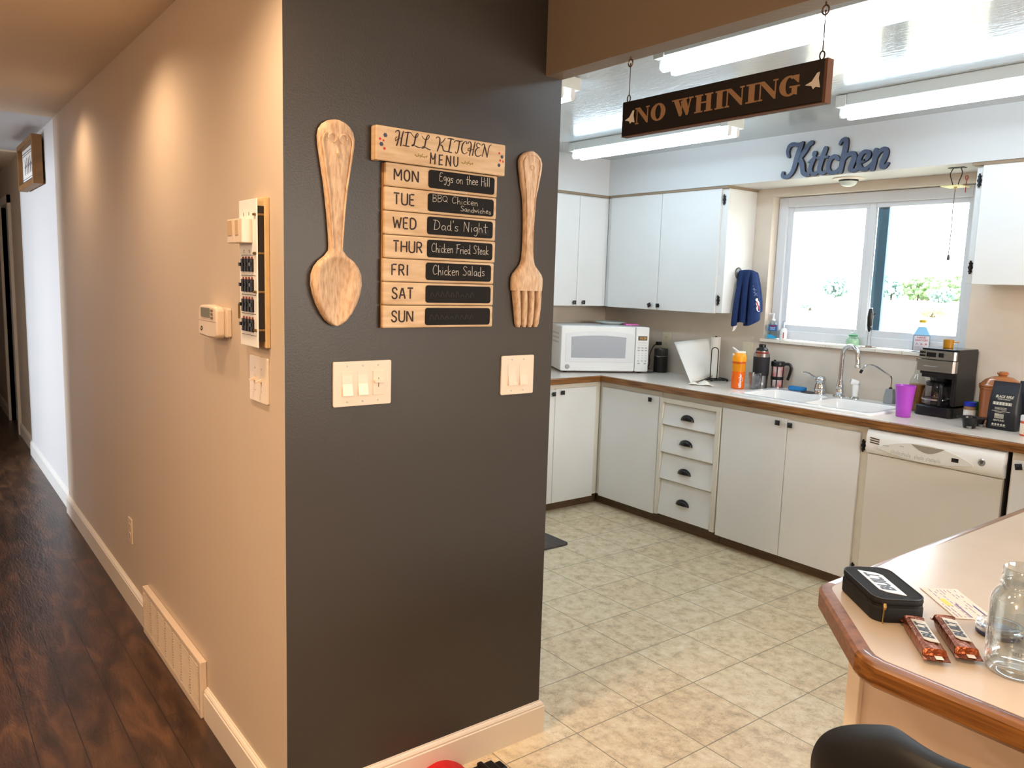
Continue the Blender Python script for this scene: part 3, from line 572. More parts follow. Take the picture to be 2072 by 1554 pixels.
# single-stroke capitals (unit box) for the stencilled day names
CAPS = {'M':[[(0,0),(0,1)],[(0.04,0.97),(0.36,0.35)],[(0.42,0.35),(0.74,0.97)],[(0.78,1),(0.78,0)]],
 'O':[[(0.28,0.98),(0.08,0.8),(0.05,0.5),(0.08,0.2),(0.28,0.02)],[(0.4,0.98),(0.6,0.8),(0.63,0.5),(0.6,0.2),(0.4,0.02)]],
 'N':[[(0,0),(0,1)],[(0.06,0.95),(0.6,0.05)],[(0.66,0),(0.66,1)]],
 'T':[[(0,1),(0.62,1)],[(0.31,0.9),(0.31,0)]],
 'U':[[(0,1),(0,0.3),(0.08,0.08),(0.24,0)],[(0.38,0),(0.55,0.08),(0.62,0.3),(0.62,1)]],
 'E':[[(0,0),(0,1)],[(0.1,1),(0.5,1)],[(0.1,0.52),(0.42,0.52)],[(0.1,0),(0.5,0)]],
 'W':[[(0,1),(0.2,0)],[(0.22,0.05),(0.42,0.75)],[(0.46,0.75),(0.66,0.05)],[(0.68,0),(0.88,1)]],
 'D':[[(0,0),(0,1)],[(0.1,1),(0.4,0.95),(0.6,0.72),(0.6,0.28),(0.4,0.05),(0.1,0)]],
 'H':[[(0,0),(0,1)],[(0.62,0),(0.62,1)],[(0.1,0.52),(0.52,0.52)]],
 'R':[[(0,0),(0,1)],[(0.1,1),(0.42,0.95),(0.52,0.76),(0.42,0.55),(0.1,0.5)],[(0.28,0.44),(0.58,0)]],
 'F':[[(0,0),(0,1)],[(0.1,1),(0.52,1)],[(0.1,0.52),(0.4,0.52)]],
 'I':[[(0.08,0),(0.08,1)]],
 'S':[[(0.55,0.82),(0.44,0.97),(0.2,0.98),(0.06,0.8),(0.14,0.6)],[(0.2,0.55),(0.46,0.42),(0.56,0.22),(0.42,0.02),(0.16,0.02),(0.03,0.18)]],
 'A':[[(0,0),(0.28,1)],[(0.36,1),(0.64,0)],[(0.16,0.34),(0.48,0.34)]]}
CW = {'M':0.78,'O':0.68,'N':0.66,'T':0.62,'U':0.62,'E':0.5,'W':0.88,'D':0.6,'H':0.62,'R':0.58,'F':0.52,'I':0.16,'S':0.58,'A':0.64}
# handwriting (x-height 0.5)
HW = {'E':([[(0.5,0.95),(0.2,0.98),(0.1,0.6),(0.35,0.55)],[(0.1,0.6),(0.05,0.15),(0.2,0.02),(0.5,0.1)]],0.6),
 'g':([[(0.42,0.45),(0.2,0.5),(0.06,0.3),(0.18,0.1),(0.36,0.2),(0.42,0.45),(0.42,-0.1),(0.3,-0.4),(0.12,-0.32)]],0.52),
 's':([[(0.36,0.46),(0.14,0.5),(0.1,0.34),(0.32,0.2),(0.28,0.02),(0.04,0.06)]],0.44),
 'o':([[(0.24,0.5),(0.05,0.34),(0.1,0.06),(0.32,0.06),(0.42,0.32),(0.24,0.5)]],0.5),
 'n':([[(0.04,0.5),(0.08,0.0)],[(0.07,0.3),(0.24,0.5),(0.36,0.36),(0.38,0.0)]],0.5),
 't':([[(0.2,0.95),(0.2,0.1),(0.3,0.0)],[(0.02,0.6),(0.42,0.62)]],0.42),
 'h':([[(0.06,1.0),(0.06,0.0)],[(0.06,0.28),(0.24,0.48),(0.36,0.3),(0.38,0.0)]],0.5),
 'e':([[(0.06,0.26),(0.36,0.32),(0.3,0.5),(0.12,0.46),(0.04,0.2),(0.18,0.0),(0.4,0.08)]],0.48),
 'H':([[(0.06,1.0),(0.06,0.0)],[(0.46,1.0),(0.46,0.0)],[(0.06,0.5),(0.46,0.52)]],0.62),
 'i':([[(0.08,0.46),(0.1,0.0)],[(0.09,0.7),(0.09,0.72)]],0.26),
 'l':([[(0.08,1.0),(0.1,0.0)]],0.28),
 'B':([[(0.08,1.0),(0.08,0.0)],[(0.02,0.95),(0.4,0.95),(0.42,0.65),(0.1,0.52),(0.46,0.45),(0.44,0.1),(0.08,0.0)]],0.6),
 'Q':([[(0.3,0.9),(0.06,0.7),(0.08,0.25),(0.34,0.1),(0.56,0.4),(0.5,0.8),(0.3,0.9)],[(0.36,0.3),(0.62,0.02)]],0.72),
 'C':([[(0.52,0.85),(0.34,0.98),(0.1,0.7),(0.06,0.3),(0.24,0.02),(0.54,0.12)]],0.64),
 'c':([[(0.36,0.42),(0.2,0.5),(0.05,0.28),(0.14,0.03),(0.38,0.08)]],0.44),
 'k':([[(0.06,1.0),(0.06,0.0)],[(0.36,0.5),(0.08,0.25),(0.38,0.0)]],0.48),
 'S':([[(0.5,0.85),(0.26,0.98),(0.08,0.78),(0.22,0.55),(0.42,0.38),(0.36,0.05),(0.02,0.08)]],0.58),
 'a':([[(0.38,0.45),(0.18,0.5),(0.05,0.28),(0.14,0.04),(0.34,0.16),(0.38,0.45),(0.4,0.08),(0.46,0.0)]],0.52),
 'd':([[(0.36,0.42),(0.16,0.48),(0.05,0.26),(0.14,0.03),(0.34,0.14),(0.38,1.0),(0.38,0.06),(0.46,0.0)]],0.52),
 'w':([[(0.04,0.48),(0.12,0.02),(0.26,0.36),(0.38,0.02),(0.52,0.48)]],0.6),
 'u':([[(0.05,0.48),(0.08,0.08),(0.26,0.04),(0.36,0.46),(0.38,0.02)]],0.48),
 'D':([[(0.16,0.98),(0.1,0.02)],[(0.0,0.96),(0.4,0.92),(0.6,0.5),(0.42,0.08),(0.06,0.02)]],0.72),
 "'":([[(0.1,1.0),(0.08,0.8)]],0.2),
 'N':([[(0.05,0.0),(0.1,1.0)],[(0.1,1.0),(0.5,0.0)],[(0.5,0.0),(0.54,1.0)]],0.7),
 'F':([[(0.12,0.98),(0.08,0.0)],[(0.0,0.95),(0.54,1.02)],[(0.1,0.52),(0.4,0.55)]],0.56),
 'r':([[(0.06,0.5),(0.1,0.0)],[(0.08,0.26),(0.2,0.46),(0.36,0.44)]],0.4),
 ' ':([],0.42)}
def write_hand(mb, s, x, z, h, w, width, m=0, slope=0.0, y=-0.0245):
    tot = sum(HW[c][1] for c in s); kx = width/tot; cx = x; q = random.Random(len(s)*7+int(h*1e4))
    for c in s:
        st, adv = HW[c]; dz = q.uniform(-0.0012, 0.0012)
        for t in st:
            mb.stroke([(cx+a*kx, z+b*h+dz+slope*(cx-x), w*q.uniform(0.8,1.15)) for a, b in t], y, 0.0004, m, smooth=3)
        cx += adv*kx
days = ['MON','TUE','WED','THUR','FRI','SAT','SUN']
notes = [[("Eggs on thee Hill", -0.022, -0.003, 0.024, 0.175)], [("BBQ Chicken", -0.042, 0.003, 0.019, 0.155), ("Sandwiches", 0.052, -0.017, 0.015, 0.108)], [("Dad's Night", -0.036, -0.010, 0.027, 0.185)], [("Chicken Fried Steak", -0.042, -0.009, 0.025, 0.197)], [("Chicken Salads", -0.034, -0.009, 0.027, 0.18)], [], []]
for i, d in enumerate(days):
    zc = 1.831-0.0629*(i+0.5); off = [0, -0.001, -0.002, -0.001, -0.004, -0.0035, -0.004][i]
    pl = MB().box(-0.1765+off, 0.190+off, -0.022, -0.0075, zc-0.0308, zc+0.0308).build('day_plank', limewash, mn, bevel=0.004)
    mb = MB(); x = -0.151+off; h = 0.029; zz = zc-0.0135
    for c in d:
        for t in CAPS[c]: mb.stroke([(x+a*0.0275, zz+b*h, 0.0040) for a, b in t], -0.0227, 0.0009, 0, smooth=3, caps=len(t) > 2)
        x += CW[c]*0.0275+0.0075
    mb.build('day_lettering', darkbrown, pl)
    mb = MB().prism(rr(-0.045+off, 0.178+off, zc-0.024, zc+0.0245, 0.008, 5), -0.0242, -0.0215, 'y')
    for (tx, x, dz, h2, wd) in notes[i]: write_hand(mb, tx, x+off+0.01, zc+dz, h2, 0.0013 if i != 1 else 0.0011, wd, 1)
    if i == 2:
        for k in range(6): mb.stroke([(0.12+off, zc-0.012+k*0.002, 0.0008),(0.165+off, zc-0.016+k*0.003, 0.0006)], -0.02445, 0.0003, 2)
    if i > 4:
        q = random.Random(i)
        for k in range(9): mb.stroke([(-0.03+k*0.017+off, zc-0.008, 0.0012),(-0.025+k*0.017+off, zc+0.008*q.random(), 0.001),(-0.018+k*0.017+off, zc-0.006, 0.001)], -0.02445, 0.0003, 2)
    mb.build('chalk_strip', [chalkboard, chalk, mat('chalk_smudge', (62,59,57), 0.8) if 'chalk_smudge' not in MATS else MATS['chalk_smudge']], pl)
MB().box(-0.1775, -0.155, -0.0076, -0.0005, 1.391, 1.829).box(0.16, 0.182, -0.0076, -0.0005, 1.391, 1.829).box(-0.19,-0.155,-0.0205,-0.0005,1.835,1.91).box(0.155,0.19,-0.0205,-0.0005,1.835,1.91).build('batten', rawwood, mn)
# ================================================================ KITCHEN CABINETS
def knob(parent, x, z, y, rot=0, s=0.0135):
    """square black pyramid knob on a front facing -y"""
    c, sn = math.cos(R(rot)), math.sin(R(rot))
    P = lambda a, b, d: (x+a*c-b*sn, y-d, z+a*sn+b*c)
    mb = MB().cyl((x,y,z),(x,y-0.014,z),0.006,10)
    v = [P(a*s,b*s,0.013) for a,b in ((-1,-1),(1,-1),(1,1),(-1,1))] + [P(a*s,b*s,0.018) for a,b in ((-1,-1),(1,-1),(1,1),(-1,1))] + [P(0,0,0.025)]
    mb.add(v, [(0,3,2,1),(0,1,5,4),(1,2,6,5),(2,3,7,6),(3,0,4,7),(4,5,8),(5,6,8),(6,7,8),(7,4,8)])
    return mb.build('knob', black, parent)
def hinge(parent, x, z, y):
    mb = MB().tube([(x,y-0.006,z-0.032),(x,y-0.006,z+0.032)], 0.0045, 8)
    for sg in (-1, 1):
        mb.prism([(x,z-0.026),(x+sg*0.010,z-0.022),(x+sg*0.006,z-0.012),(x+sg*0.012,z),(x+sg*0.006,z+0.012),(x+sg*0.010,z+0.022),(x,z+0.026)], y-0.004, y, 'y')
    mb.lathe([(0,-0.04),(0.004,-0.034),(0.003,-0.032)], x, y-0.006, 8).v
    return mb.build('hinge', black, parent)
def door(parent, x0, x1, z0, z1, y0, y1, kx=None, kz=None, krot=0, m=None):
    d = MB().box(x0, x1, y0, y1, z0, z1).build('door', m or cabwhite, parent, bevel=0.003)
    if kx is not None: knob(d, kx, kz, y0, krot)
    return d
# ---- wall-hung uppers (local frame of each: face toward -y)
u = thing('upper_cabinet', 'white double-door upper cabinet above the microwave on the left wall', 'cabinet', (-2.54, 2.80, 0), 90)
# local x = +Y (from 2.80), local -y = +X (from -2.54)
MB().box(-0.60, 0.5135, -0.282, -0.0006, 1.367, 2.136).build('body', cabwhite, u)
door(u, -0.59, -0.196, 1.366, 2.129, -0.298, -0.282, None)
door(u, -0.193, 0.218, 1.366, 2.129, -0.298, -0.282, 0.190, 1.391)
door(u, 0.221, 0.470, 1.366, 2.129, -0.298, -0.282, 0.276, 1.392)
u = thing('upper_cabinet', 'wide white two-door upper cabinet left of the window, towel hanging on its side', 'cabinet', (-1.73, 3.60, 0), 0)
MB().box(-0.527, 0.520, -0.285, -0.0006, 1.367, 2.136).build('body', cabwhite, u, bevel=0.002)
door(u, -0.486, -0.010, 1.363, 2.137, -0.303, -0.285, -0.064, 1.393, 22)
door(u, -0.0065, 0.474, 1.363, 2.137, -0.303, -0.285, 0.012, 1.393, 4)
hinge(u, 0.490, 2.067, -0.287); hinge(u, 0.490, 1.446, -0.287)
MB().box(0.484, 0.492, -0.2870, -0.285, 2.04, 2.066).build('worn_patch', mat('worn_paint', (186,150,120), 0.6, noise=(40,0.3)), u)
u = thing('upper_cabinet', 'white upper cabinet right of the window, cut by the photo edge', 'cabinet', (0.80, 3.60, 0), 0)
MB().box(-0.585, 0.60, -0.285, -0.0006, 1.583, 2.136).build('body', cabwhite, u, bevel=0.002)
door(u, -0.553, -0.02, 1.580, 2.137, -0.303, -0.285, -0.05, 1.61)
door(u, -0.016, 0.59, 1.580, 2.137, -0.303, -0.285, 0.02, 1.61)
hinge(u, -0.569, 2.067, -0.287); hinge(u, -0.569, 1.660, -0.287)

# ---- base cabinets
TOP = 0.8665
def toe(parent, x0, x1, y0=0.0, y1=0.4, z1=0.075):
    MB().box(x0, x1, y0, y1, 0.0, z1).build('toe_kick', toekick, parent)
# left run, rotated so that it faces +X : local x = Y-2.78, local y = -(X+2.54)
b = thing('base_cabinet', 'white base cabinet under the microwave with two black knobs at its near doors', 'cabinet', (-2.54, 2.50, 0), 90)
MB().box(-0.70, 0.511, -0.592, -0.004, 0.075, TOP).build('body', cabcream, b)
door(b, -0.69, -0.303, 0.068, 0.832, -0.610, -0.592)
door(b, -0.300, 0.086, 0.068, 0.832, -0.610, -0.592, 0.064, 0.806)
door(b, 0.089, 0.455, 0.068, 0.836, -0.610, -0.592, 0.141, 0.811)
toe(b, -0.70, 0.545, -0.549, -0.01)
# back run: local origin on the face line
b = thing('base_cabinet', 'white single-door base cabinet in the inner corner of the kitchen', 'cabinet', (-1.66, 3.012, 0), 0)
MB().box(-0.286, 0.268, 0.0, 0.585, 0.075, TOP).build('body', cabcream, b)
door(b, -0.250, 0.262, 0.070, 0.832, -0.018, 0.0, 0.195, 0.806)
toe(b, -0.330, 0.268, 0.043, 0.5)
b = thing('drawer_cabinet', 'narrow white cabinet of four drawers with black cup pulls', 'cabinet', (-1.155, 3.012, 0), 0)
mb = MB().box(-0.236, 0.236, 0.004, 0.585, 0.075, TOP)
mb.box(-0.236, -0.208, -0.022, 0.004, 0.078, 0.832).box(0.203, 0.236, -0.022, 0.004, 0.078, 0.832).box(-0.208, 0.203, -0.022, 0.004, 0.802, 0.832)
mb.build('body', cabcream, b, bevel=0.002)
toe(b, -0.236, 0.236, 0.043, 0.5)
def cup_pull(parent, x, z, y):
    vs = []; fs = []; n = 12; w, h, d = 0.047, 0.032, 0.024
    for j in range(6):
        e = j/5*math.pi/2
        for k in range(n+1):
            t = math.pi*k/n
            vs.append((x+w*math.cos(t)*math.cos(e*0.98), y-d*math.sin(e), z+h*math.sin(t)*math.cos(e*0.7)))
    for j in range(5):
        for k in range(n): fs.append((j*(n+1)+k, j*(n+1)+k+1, (j+1)*(n+1)+k+1, (j+1)*(n+1)+k))
    mb = MB().add(vs, fs)
    mb.prism([(x+(w+0.004)*math.cos(math.pi*k/12), z-0.004+(h+0.006)*math.sin(math.pi*k/12)) for k in range(13)], y-0.004, y+0.0, 'y')
    o = mb.build('cup_pull', black, parent, smooth=True, angle=50)
    return o
for z0, z1, pz in ((0.666,0.797,0.728),(0.490,0.655,0.572),(0.318,0.478,0.392),(0.085,0.308,0.196)):
    # each front leans: its lower edge stands further out than its top
    v = [(-0.206,0.000,z1),(0.201,0.000,z1),(0.201,-0.022,z0),(-0.206,-0.022,z0),(-0.206,0.010,z1),(0.201,0.010,z1),(0.201,0.004,z0),(-0.206,0.004,z0)]
    d = MB().add(v, [(0,3,2,1),(4,5,6,7),(0,1,5,4),(3,7,6,2),(0,4,7,3),(1,2,6,5)]).build('drawer', cabwhite, b, bevel=0.002)
    cup_pull(d, -0.010, pz-0.012, -0.016)
b = thing('base_cabinet', 'white two-door sink cabinet left of the dishwasher', 'cabinet', (-0.47, 3.012, 0), 0)
mb = MB().box(-0.446, 0.442, 0.0, 0.585, 0.075, 0.66).box(-0.446, 0.442, 0.0, 0.02, 0.66, TOP).box(-0.446,-0.43,0.02,0.585,0.66,TOP).box(0.426,0.442,0.02,0.585,0.66,TOP)
mb.build('body', cabcream, b)
door(b, -0.440, -0.013, 0.068, 0.834, -0.018, 0.0, -0.064, 0.807)
door(b, -0.010, 0.402, 0.068, 0.830, -0.018, 0.0, 0.012, 0.805)
hinge(b, 0.414, 0.768, -0.003); hinge(b, 0.414, 0.128, -0.003)
toe(b, -0.446, 0.442, 0.043, 0.5)
b = thing('base_cabinet', 'white base cabinet right of the dishwasher with one crooked black knob', 'cabinet', (0.86, 3.012, 0), 0)
MB().box(-0.252, 0.30, 0.0, 0.585, 0.075, TOP).build('body', cabcream, b)
door(b, -0.243, 0.20, 0.068, 0.832, -0.018, 0.0, -0.214, 0.808, 12)
toe(b, -0.252, 0.30, 0.043, 0.5)
# ---- dishwasher
d = thing('dishwasher', 'white dishwasher with a curved control panel under the counter', 'dishwasher', (0.283, 2.998, 0), 0)
MB().box(-0.308, 0.310, 0.012, 0.59, 0.08, 0.862).build('tub', mat('dark_gap', (52,44,38), 0.7), d)
MB().box(-0.304, 0.306, -0.012, 0.012, 0.10, 0.738).build('door_panel', mat('dishwasher_panel', (222,216,206), 0.35), d, bevel=0.004)
MB().box(-0.300, 0.300, 0.03, 0.06, 0.0, 0.099).build('kick_plate', blackplastic, d)
vs = []; fs = []; prof = [(0.012,0.862),(-0.006,0.862),(-0.018,0.857),(-0.026,0.845),(-0.031,0.82),(-0.032,0.79),(-0.029,0.765),(-0.020,0.745),(-0.012,0.741),(0.012,0.741)]
cpn = MB().prism([(y, z) for y, z in prof], -0.306, 0.308, 'x').build('control_panel', appliance, d, smooth=True, angle=40)
lens = []
nL = 20
for k in range(nL+1):
    t = k/nL; lens.append((-0.245+0.435*t, 0.775-0.026*math.sin(math.pi*t)+0.012*(t-0.5)*0))
for k in range(nL+1):
    t = 1-k/nL; lens.append((-0.245+0.435*t, 0.780+0.052*math.sin(math.pi*t)**0.8))
MB().prism(lens, -0.0338, -0.028, 'y').build('curved_fascia', mat('fascia_grey', (222,220,212), 0.3), cpn)
MB().prism([(-0.085+0.15*k/10, 0.826-0.032*math.sin(math.pi*k/10)) for k in range(11)], -0.0350, -0.030, 'y').build('latch_recess', mat('recess_taupe', (150,140,126), 0.5), cpn)
mb = MB()
for k in range(3): mb.prism([(-0.286,0.824-k*0.011),(-0.240,0.820-k*0.011),(-0.240,0.815-k*0.011),(-0.286,0.819-k*0.011)], -0.0334, -0.028, 'y')
mb.build('vent_slots', mat('vent_brown', (84,60,44), 0.6), cpn)
mb = MB()
for k, x in enumerate((-0.17,-0.145,-0.12,-0.095,-0.057,-0.035,-0.003,0.018,0.04)):
    zc = 0.776-0.012*math.sin(math.pi*(x+0.245)/0.435)
    mb.stroke([(x-0.007,zc-0.006,0.0012),(x-0.009,zc,0.0012),(x-0.006,zc+0.007,0.0012),(x+0.006,zc+0.007,0.0012),(x+0.009,zc,0.0012),(x+0.006,zc-0.006,0.0012)], -0.0343, 0.0006, 0, smooth=2)
    mb.box(x-0.004,x+0.004,-0.0343,-0.0337,zc-0.001,zc+0.001).box(x-0.001,x+0.001,-0.0343,-0.0337,zc+0.013,zc+0.015)
for x, z, w in ((-0.205,0.795,0.03),(-0.13,0.806,0.02),(0.02,0.806,0.026)): mb.box(x-w/2,x+w/2,-0.0343,-0.0337,z-0.0012,z+0.0012)
mb.build('button_marks', mat('mark_grey', (150,150,150), 0.6), cpn)
MB().prism(rr(0.098,0.128,0.778,0.796,0.001,1), -0.0348, -0.030, 'y').build('status_window', blackplastic, cpn)
mb = MB().lathe([(0.0165,0.030),(0.0165,0.0335),(0.014,0.035),(0.012,0.0345),(0,0.0345)], 0.222, 0.800, 24, 0, axis='y')
mb.stroke([(0.216,0.803,0.0016),(0.219,0.806,0.0016),(0.222,0.800,0.0016),(0.219,0.795,0.0016)], -0.0356, 0.0008, 1).stroke([(0.224,0.804,0.0016),(0.227,0.806,0.0016),(0.226,0.797,0.0016),(0.223,0.796,0.0016)], -0.0356, 0.0008, 1)
mb.build('emblem', [chrome, ink], cpn)

# ---- countertops
TOP = 0.869
ct = thing('countertop', 'pale laminate kitchen countertop with oak edge along the window and left walls', 'countertop', (0, 0, 0))
SX0, SX1, SY0, SY1 = -0.885, -0.095, 3.085, 3.545      # cut-out for the sink
XC, YC = -1.906, 2.969
mb = MB()
e = 0.022
mb.box(-2.5395, XC-e, 1.80, 3.5995, TOP, 0.909)
mb.box(XC-e, SX0, YC+e, 3.5995, TOP, 0.909).box(SX0, SX1, YC+e, SY0, TOP, 0.909).box(SX0, SX1, SY1, 3.5995, TOP, 0.909).box(SX1, 2.4, YC+e, 3.5995, TOP, 0.909)
mb.build('laminate_top', laminate_k, ct)
MB().box(XC-e, 1.098, YC, YC+e, TOP-0.002, 0.9088).build('oak_edge', oak_x, ct, bevel=0.005)
MB().box(XC-e, XC, 1.80, YC+0.0, TOP-0.002, 0.9088).build('oak_edge', oak_y, ct, bevel=0.005)
pc = thing('peninsula_countertop', 'pale laminate peninsula top with a clipped oak-edged corner, in the foreground', 'countertop', (0, 0, 0))
ins = [(1.080, 2.966), (1.080, 0.785), (1.083,0.764), (1.092,0.749), (1.283, 0.548), (1.298,0.536),(1.318,0.530), (2.05, 0.523), (2.05, 2.966)]
MB().prism(ins, TOP, 0.910, 'z').build('laminate_top', laminate, pc)
def edge_strip(inner, outer, name, m):
    mb = MB(); n = len(inner)
    prof = [(0,0.910),(0.45,0.910),(0.8,0.908),(1,0.902),(1,0.872),(0.9,0.867),(0,0.866)]
    vs = []; fs = []
    for (a, b), (c, d) in zip(inner, outer):
        for t, z in prof: vs.append((a+(c-a)*t, b+(d-b)*t, z))
    k = len(prof)
    for i in range(n-1):
        for j in range(k): fs.append((i*k+j, i*k+(j+1)%k, (i+1)*k+(j+1)%k, (i+1)*k+j))
    fs += [tuple(range(k)), tuple((n-1)*k+j for j in range(k))[::-1]]
    return mb.add(vs, fs).build(name, m, pc, smooth=True, angle=25)
outp = [(1.056, 2.966), (1.056, 0.780), (1.060,0.754), (1.073,0.732), (1.264, 0.530), (1.287,0.513),(1.314,0.505), (2.05, 0.498)]
edge_strip(ins[0:2], outp[0:2], 'oak_edge', oak_y)
edge_strip(ins[1:5], outp[1:5], 'oak_edge', mat('oak_edge_worn', (150,104,74), 0.45, noise=(14,0.45), stretch=(4,4,9), col2=(112,74,50)))
edge_strip(ins[4:8], outp[4:8], 'oak_edge', oak_x)
pb = thing('peninsula_cabinet', 'white peninsula cabinet base with plain end panel', 'cabinet', (1.60, 1.9, 0))
MB().box(-0.455, 0.40, -1.105, 1.05, 0.0, 0.866).build('end_panel', mat('peninsula_panel', (206,188,176), 0.45), pb)
MB().box(-0.475, -0.447, -1.122, -1.09, 0.0, 0.866).build('corner_post', trimwhite, pb, bevel=0.002)
MB().box(-0.475, -0.4555, -1.08, 1.05, 0.09, 0.86).build('side_panel', cabwhite, pb)

# ---- sink
sk = thing('kitchen_sink', 'white double-basin drop-in sink under the window', 'sink', (-0.49, 3.315, 0.909))
def sink():
    bm = bmesh.new()
    outer = rr(-0.430, 0.428, -0.262, 0.262, 0.03, 5)
    holes = [rr(-0.385, -0.020, -0.215, 0.140, 0.045, 5), rr(0.020, 0.385, -0.215, 0.140, 0.045, 5)]
    def loop(pts, z): 
        vs = [bm.verts.new((x, y, z)) for x, y in pts]; return vs, [bm.edges.new((vs[i], vs[(i+1)%len(vs)])) for i in range(len(vs))]
    def bridge(a, b):
        n = len(a)
        for i in range(n): bm.faces.new((a[i], a[(i+1)%n], b[(i+1)%n], b[i]))
    sc = lambda pts, k: [(x*(1-k/0.43), y*(1-k/0.262)) for x, y in pts]
    o0, _ = loop(outer, 0.0005); o1, _ = loop(sc(outer, 0.001), 0.009); o2, _ = loop(sc(outer, 0.005), 0.013); o3, e3 = loop(sc(outer, 0.013), 0.012)
    bridge(o0, o1); bridge(o1, o2); bridge(o2, o3)
    es = list(e3); hl = []
    for h in holes:
        v, e = loop(h, 0.011); hl.append(v); es += e
    bmesh.ops.triangle_fill(bm, edges=es, use_beauty=True)
    for h, v in zip(holes, hl):
        cx = sum(p[0] for p in h)/len(h); cy = sum(p[1] for p in h)/len(h); prev = v
        for k, z in ((0.985,0.005),(0.965,-0.02),(0.93,-0.12),(0.90,-0.16),(0.80,-0.178),(0.30,-0.181)):
            nv, _ = loop([(cx+(x-cx)*k, cy+(y-cy)*k) for x, y in h], z); bridge(prev, nv); prev = nv
        bm.faces.new(prev)
    bmesh.ops.recalc_face_normals(bm, faces=bm.faces)
    me = bpy.data.meshes.new('basin'); bm.to_mesh(me); bm.free(); me.materials.append(porcelain)
    for p in me.polygons: p.use_smooth = True
    me.set_sharp_from_angle(angle=R(50))
    o = bpy.data.objects.new('basin', me); COL.objects.link(o); o.parent = sk
sink()
for cx in (-0.2025, 0.2025): MB().lathe([(0.042,-0.1805),(0.040,-0.177),(0.025,-0.178),(0,-0.179)], cx, -0.037, 20).build('drain', chrome, sk)

# faucet set on the sink deck
Z0 = 0.9202
f = thing('faucet', 'tall chrome gooseneck faucet in the middle of the sink deck', 'faucet', (-0.498, 3.52, Z0))
MB().lathe([(0.036,0),(0.036,0.004),(0.026,0.012),(0.021,0.016),(0.024,0.024),(0.024,0.034),(0.019,0.044),(0.021,0.052),(0.021,0.07),(0.017,0.078),(0.016,0.092),(0.014,0.098)], 0, 0, 24).build('base', chrome, f, smooth=True, angle=50)
pts = [(0,0,0.09),(0,0,0.235)] + [(0.052-0.052*math.cos(a), -0.01*(1-math.cos(a)), 0.243+0.056*math.sin(a)) for a in [math.pi*k/12 for k in range(1,12)]] + [(0.108,-0.022,0.215),(0.109,-0.022,0.205)]
MB().tube(pts, 0.0125, 14).build('spout', chrome, f, smooth=True)
MB().lathe([(0.013,0.180),(0.0165,0.184),(0.0165,0.190),(0.014,0.194),(0.0128,0.21)], 0.109, -0.022, 18).build('nozzle', chrome, f, smooth=True)
h = thing('mixer_lever', 'chrome single-lever faucet handle left of the gooseneck', 'faucet', (-0.625, 3.525, Z0))
MB().lathe([(0.034,0),(0.034,0.005),(0.030,0.010),(0.033,0.025),(0.029,0.050),(0.024,0.068),(0.026,0.072),(0.030,0.080),(0.029,0.094),(0.020,0.104),(0,0.107)], 0, 0, 26).build('body', chrome, h, smooth=True, angle=50)
MB().tube([(-0.018,-0.005,0.088),(-0.045,-0.012,0.100),(-0.062,-0.018,0.113),(-0.085,-0.026,0.120),(-0.100,-0.03,0.116)], [0.013,0.009,0.006,0.006,0.007], 10).build('lever', chrome, h, smooth=True)
s = thing('side_sprayer', 'white side sprayer with chrome base right of the gooseneck', 'sprayer', (-0.406, 3.525, Z0))
MB().lathe([(0.027,0),(0.027,0.003),(0.020,0.010),(0.017,0.014)], 0, 0, 20).build('base', chrome, s, smooth=True)
MB().lathe([(0.0155,0.013),(0.0165,0.02),(0.015,0.03),(0.0175,0.05),(0.0185,0.075),(0.014,0.082)], 0, 0, 18).build('handle', whiteplastic, s, smooth=True)
MB().tube([(0.014,0.008,0.092),(0,0,0.094),(-0.022,-0.016,0.100)], [0.010,0.016,0.017], 14).build('spray_head', whiteplastic, s, smooth=True)
MB().cyl((-0.0215,-0.0155,0.0998),(-0.0235,-0.0172,0.1005),0.012,14).build('nozzle', applgrey, s)
MB().tube([(0.012,0.01,0.09),(0.020,0.012,0.085),(0.020,0.012,0.062)], 0.003, 6).build('trigger', applgrey, s)
t = thing('filter_tap', 'thin chrome filtered-water tap on a grey block behind the purple cup', 'tap', (-0.207, 3.53, Z0))
mb = MB(); a, c = 0.026, 0.019
mb.add([(-a,-a*.8,0),(a,-a*.8,0),(a,a*.8,0),(-a,a*.8,0),(-a,-a*.8,0.035),(a,-a*.8,0.035),(a,a*.8,0.035),(-a,a*.8,0.035),(-c,-c*.8,0.082),(c,-c*.8,0.082),(c,c*.8,0.082),(-c,c*.8,0.082)],[(0,3,2,1),(0,1,5,4),(1,2,6,5),(2,3,7,6),(3,0,4,7),(4,5,9,8),(5,6,10,9),(6,7,11,10),(7,4,8,11),(8,9,10,11)])
mb.build('filter_block', mat('silver_plastic', (150,154,158), 0.35, metal=0.4), t, bevel=0.003)
MB().lathe([(0.009,0.081),(0.009,0.088),(0.005,0.092)], 0, 0, 12).build('collar', blackplastic, t)
MB().tube(spline([(0,0,0.085),(0,0,0.135),(-0.006,-0.003,0.152),(-0.03,-0.01,0.168),(-0.075,-0.022,0.196),(-0.105,-0.03,0.206),(-0.128,-0.038,0.200),(-0.144,-0.042,0.183),(-0.150,-0.044,0.170)],3), 0.0052, 10).build('spout', chrome, t, smooth=True)
MB().cyl((-0.148,-0.0435,0.175),(-0.156,-0.046,0.156),0.008,10).build('tip', blackplastic, t)
sp_ = thing('sponge', 'blue sponge on the back left of the sink rim', 'sponge', (-0.765, 3.512, 0.9225), 8)
MB().prism(rr(-0.052,0.052,-0.024,0.024,0.012,4), 0, 0.024, 'z').build('pad', mat('sponge_blue', (44,128,196), 0.9, bump=(300,0.8,0.002), noise=(60,0.2)), sp_, bevel=0.006)
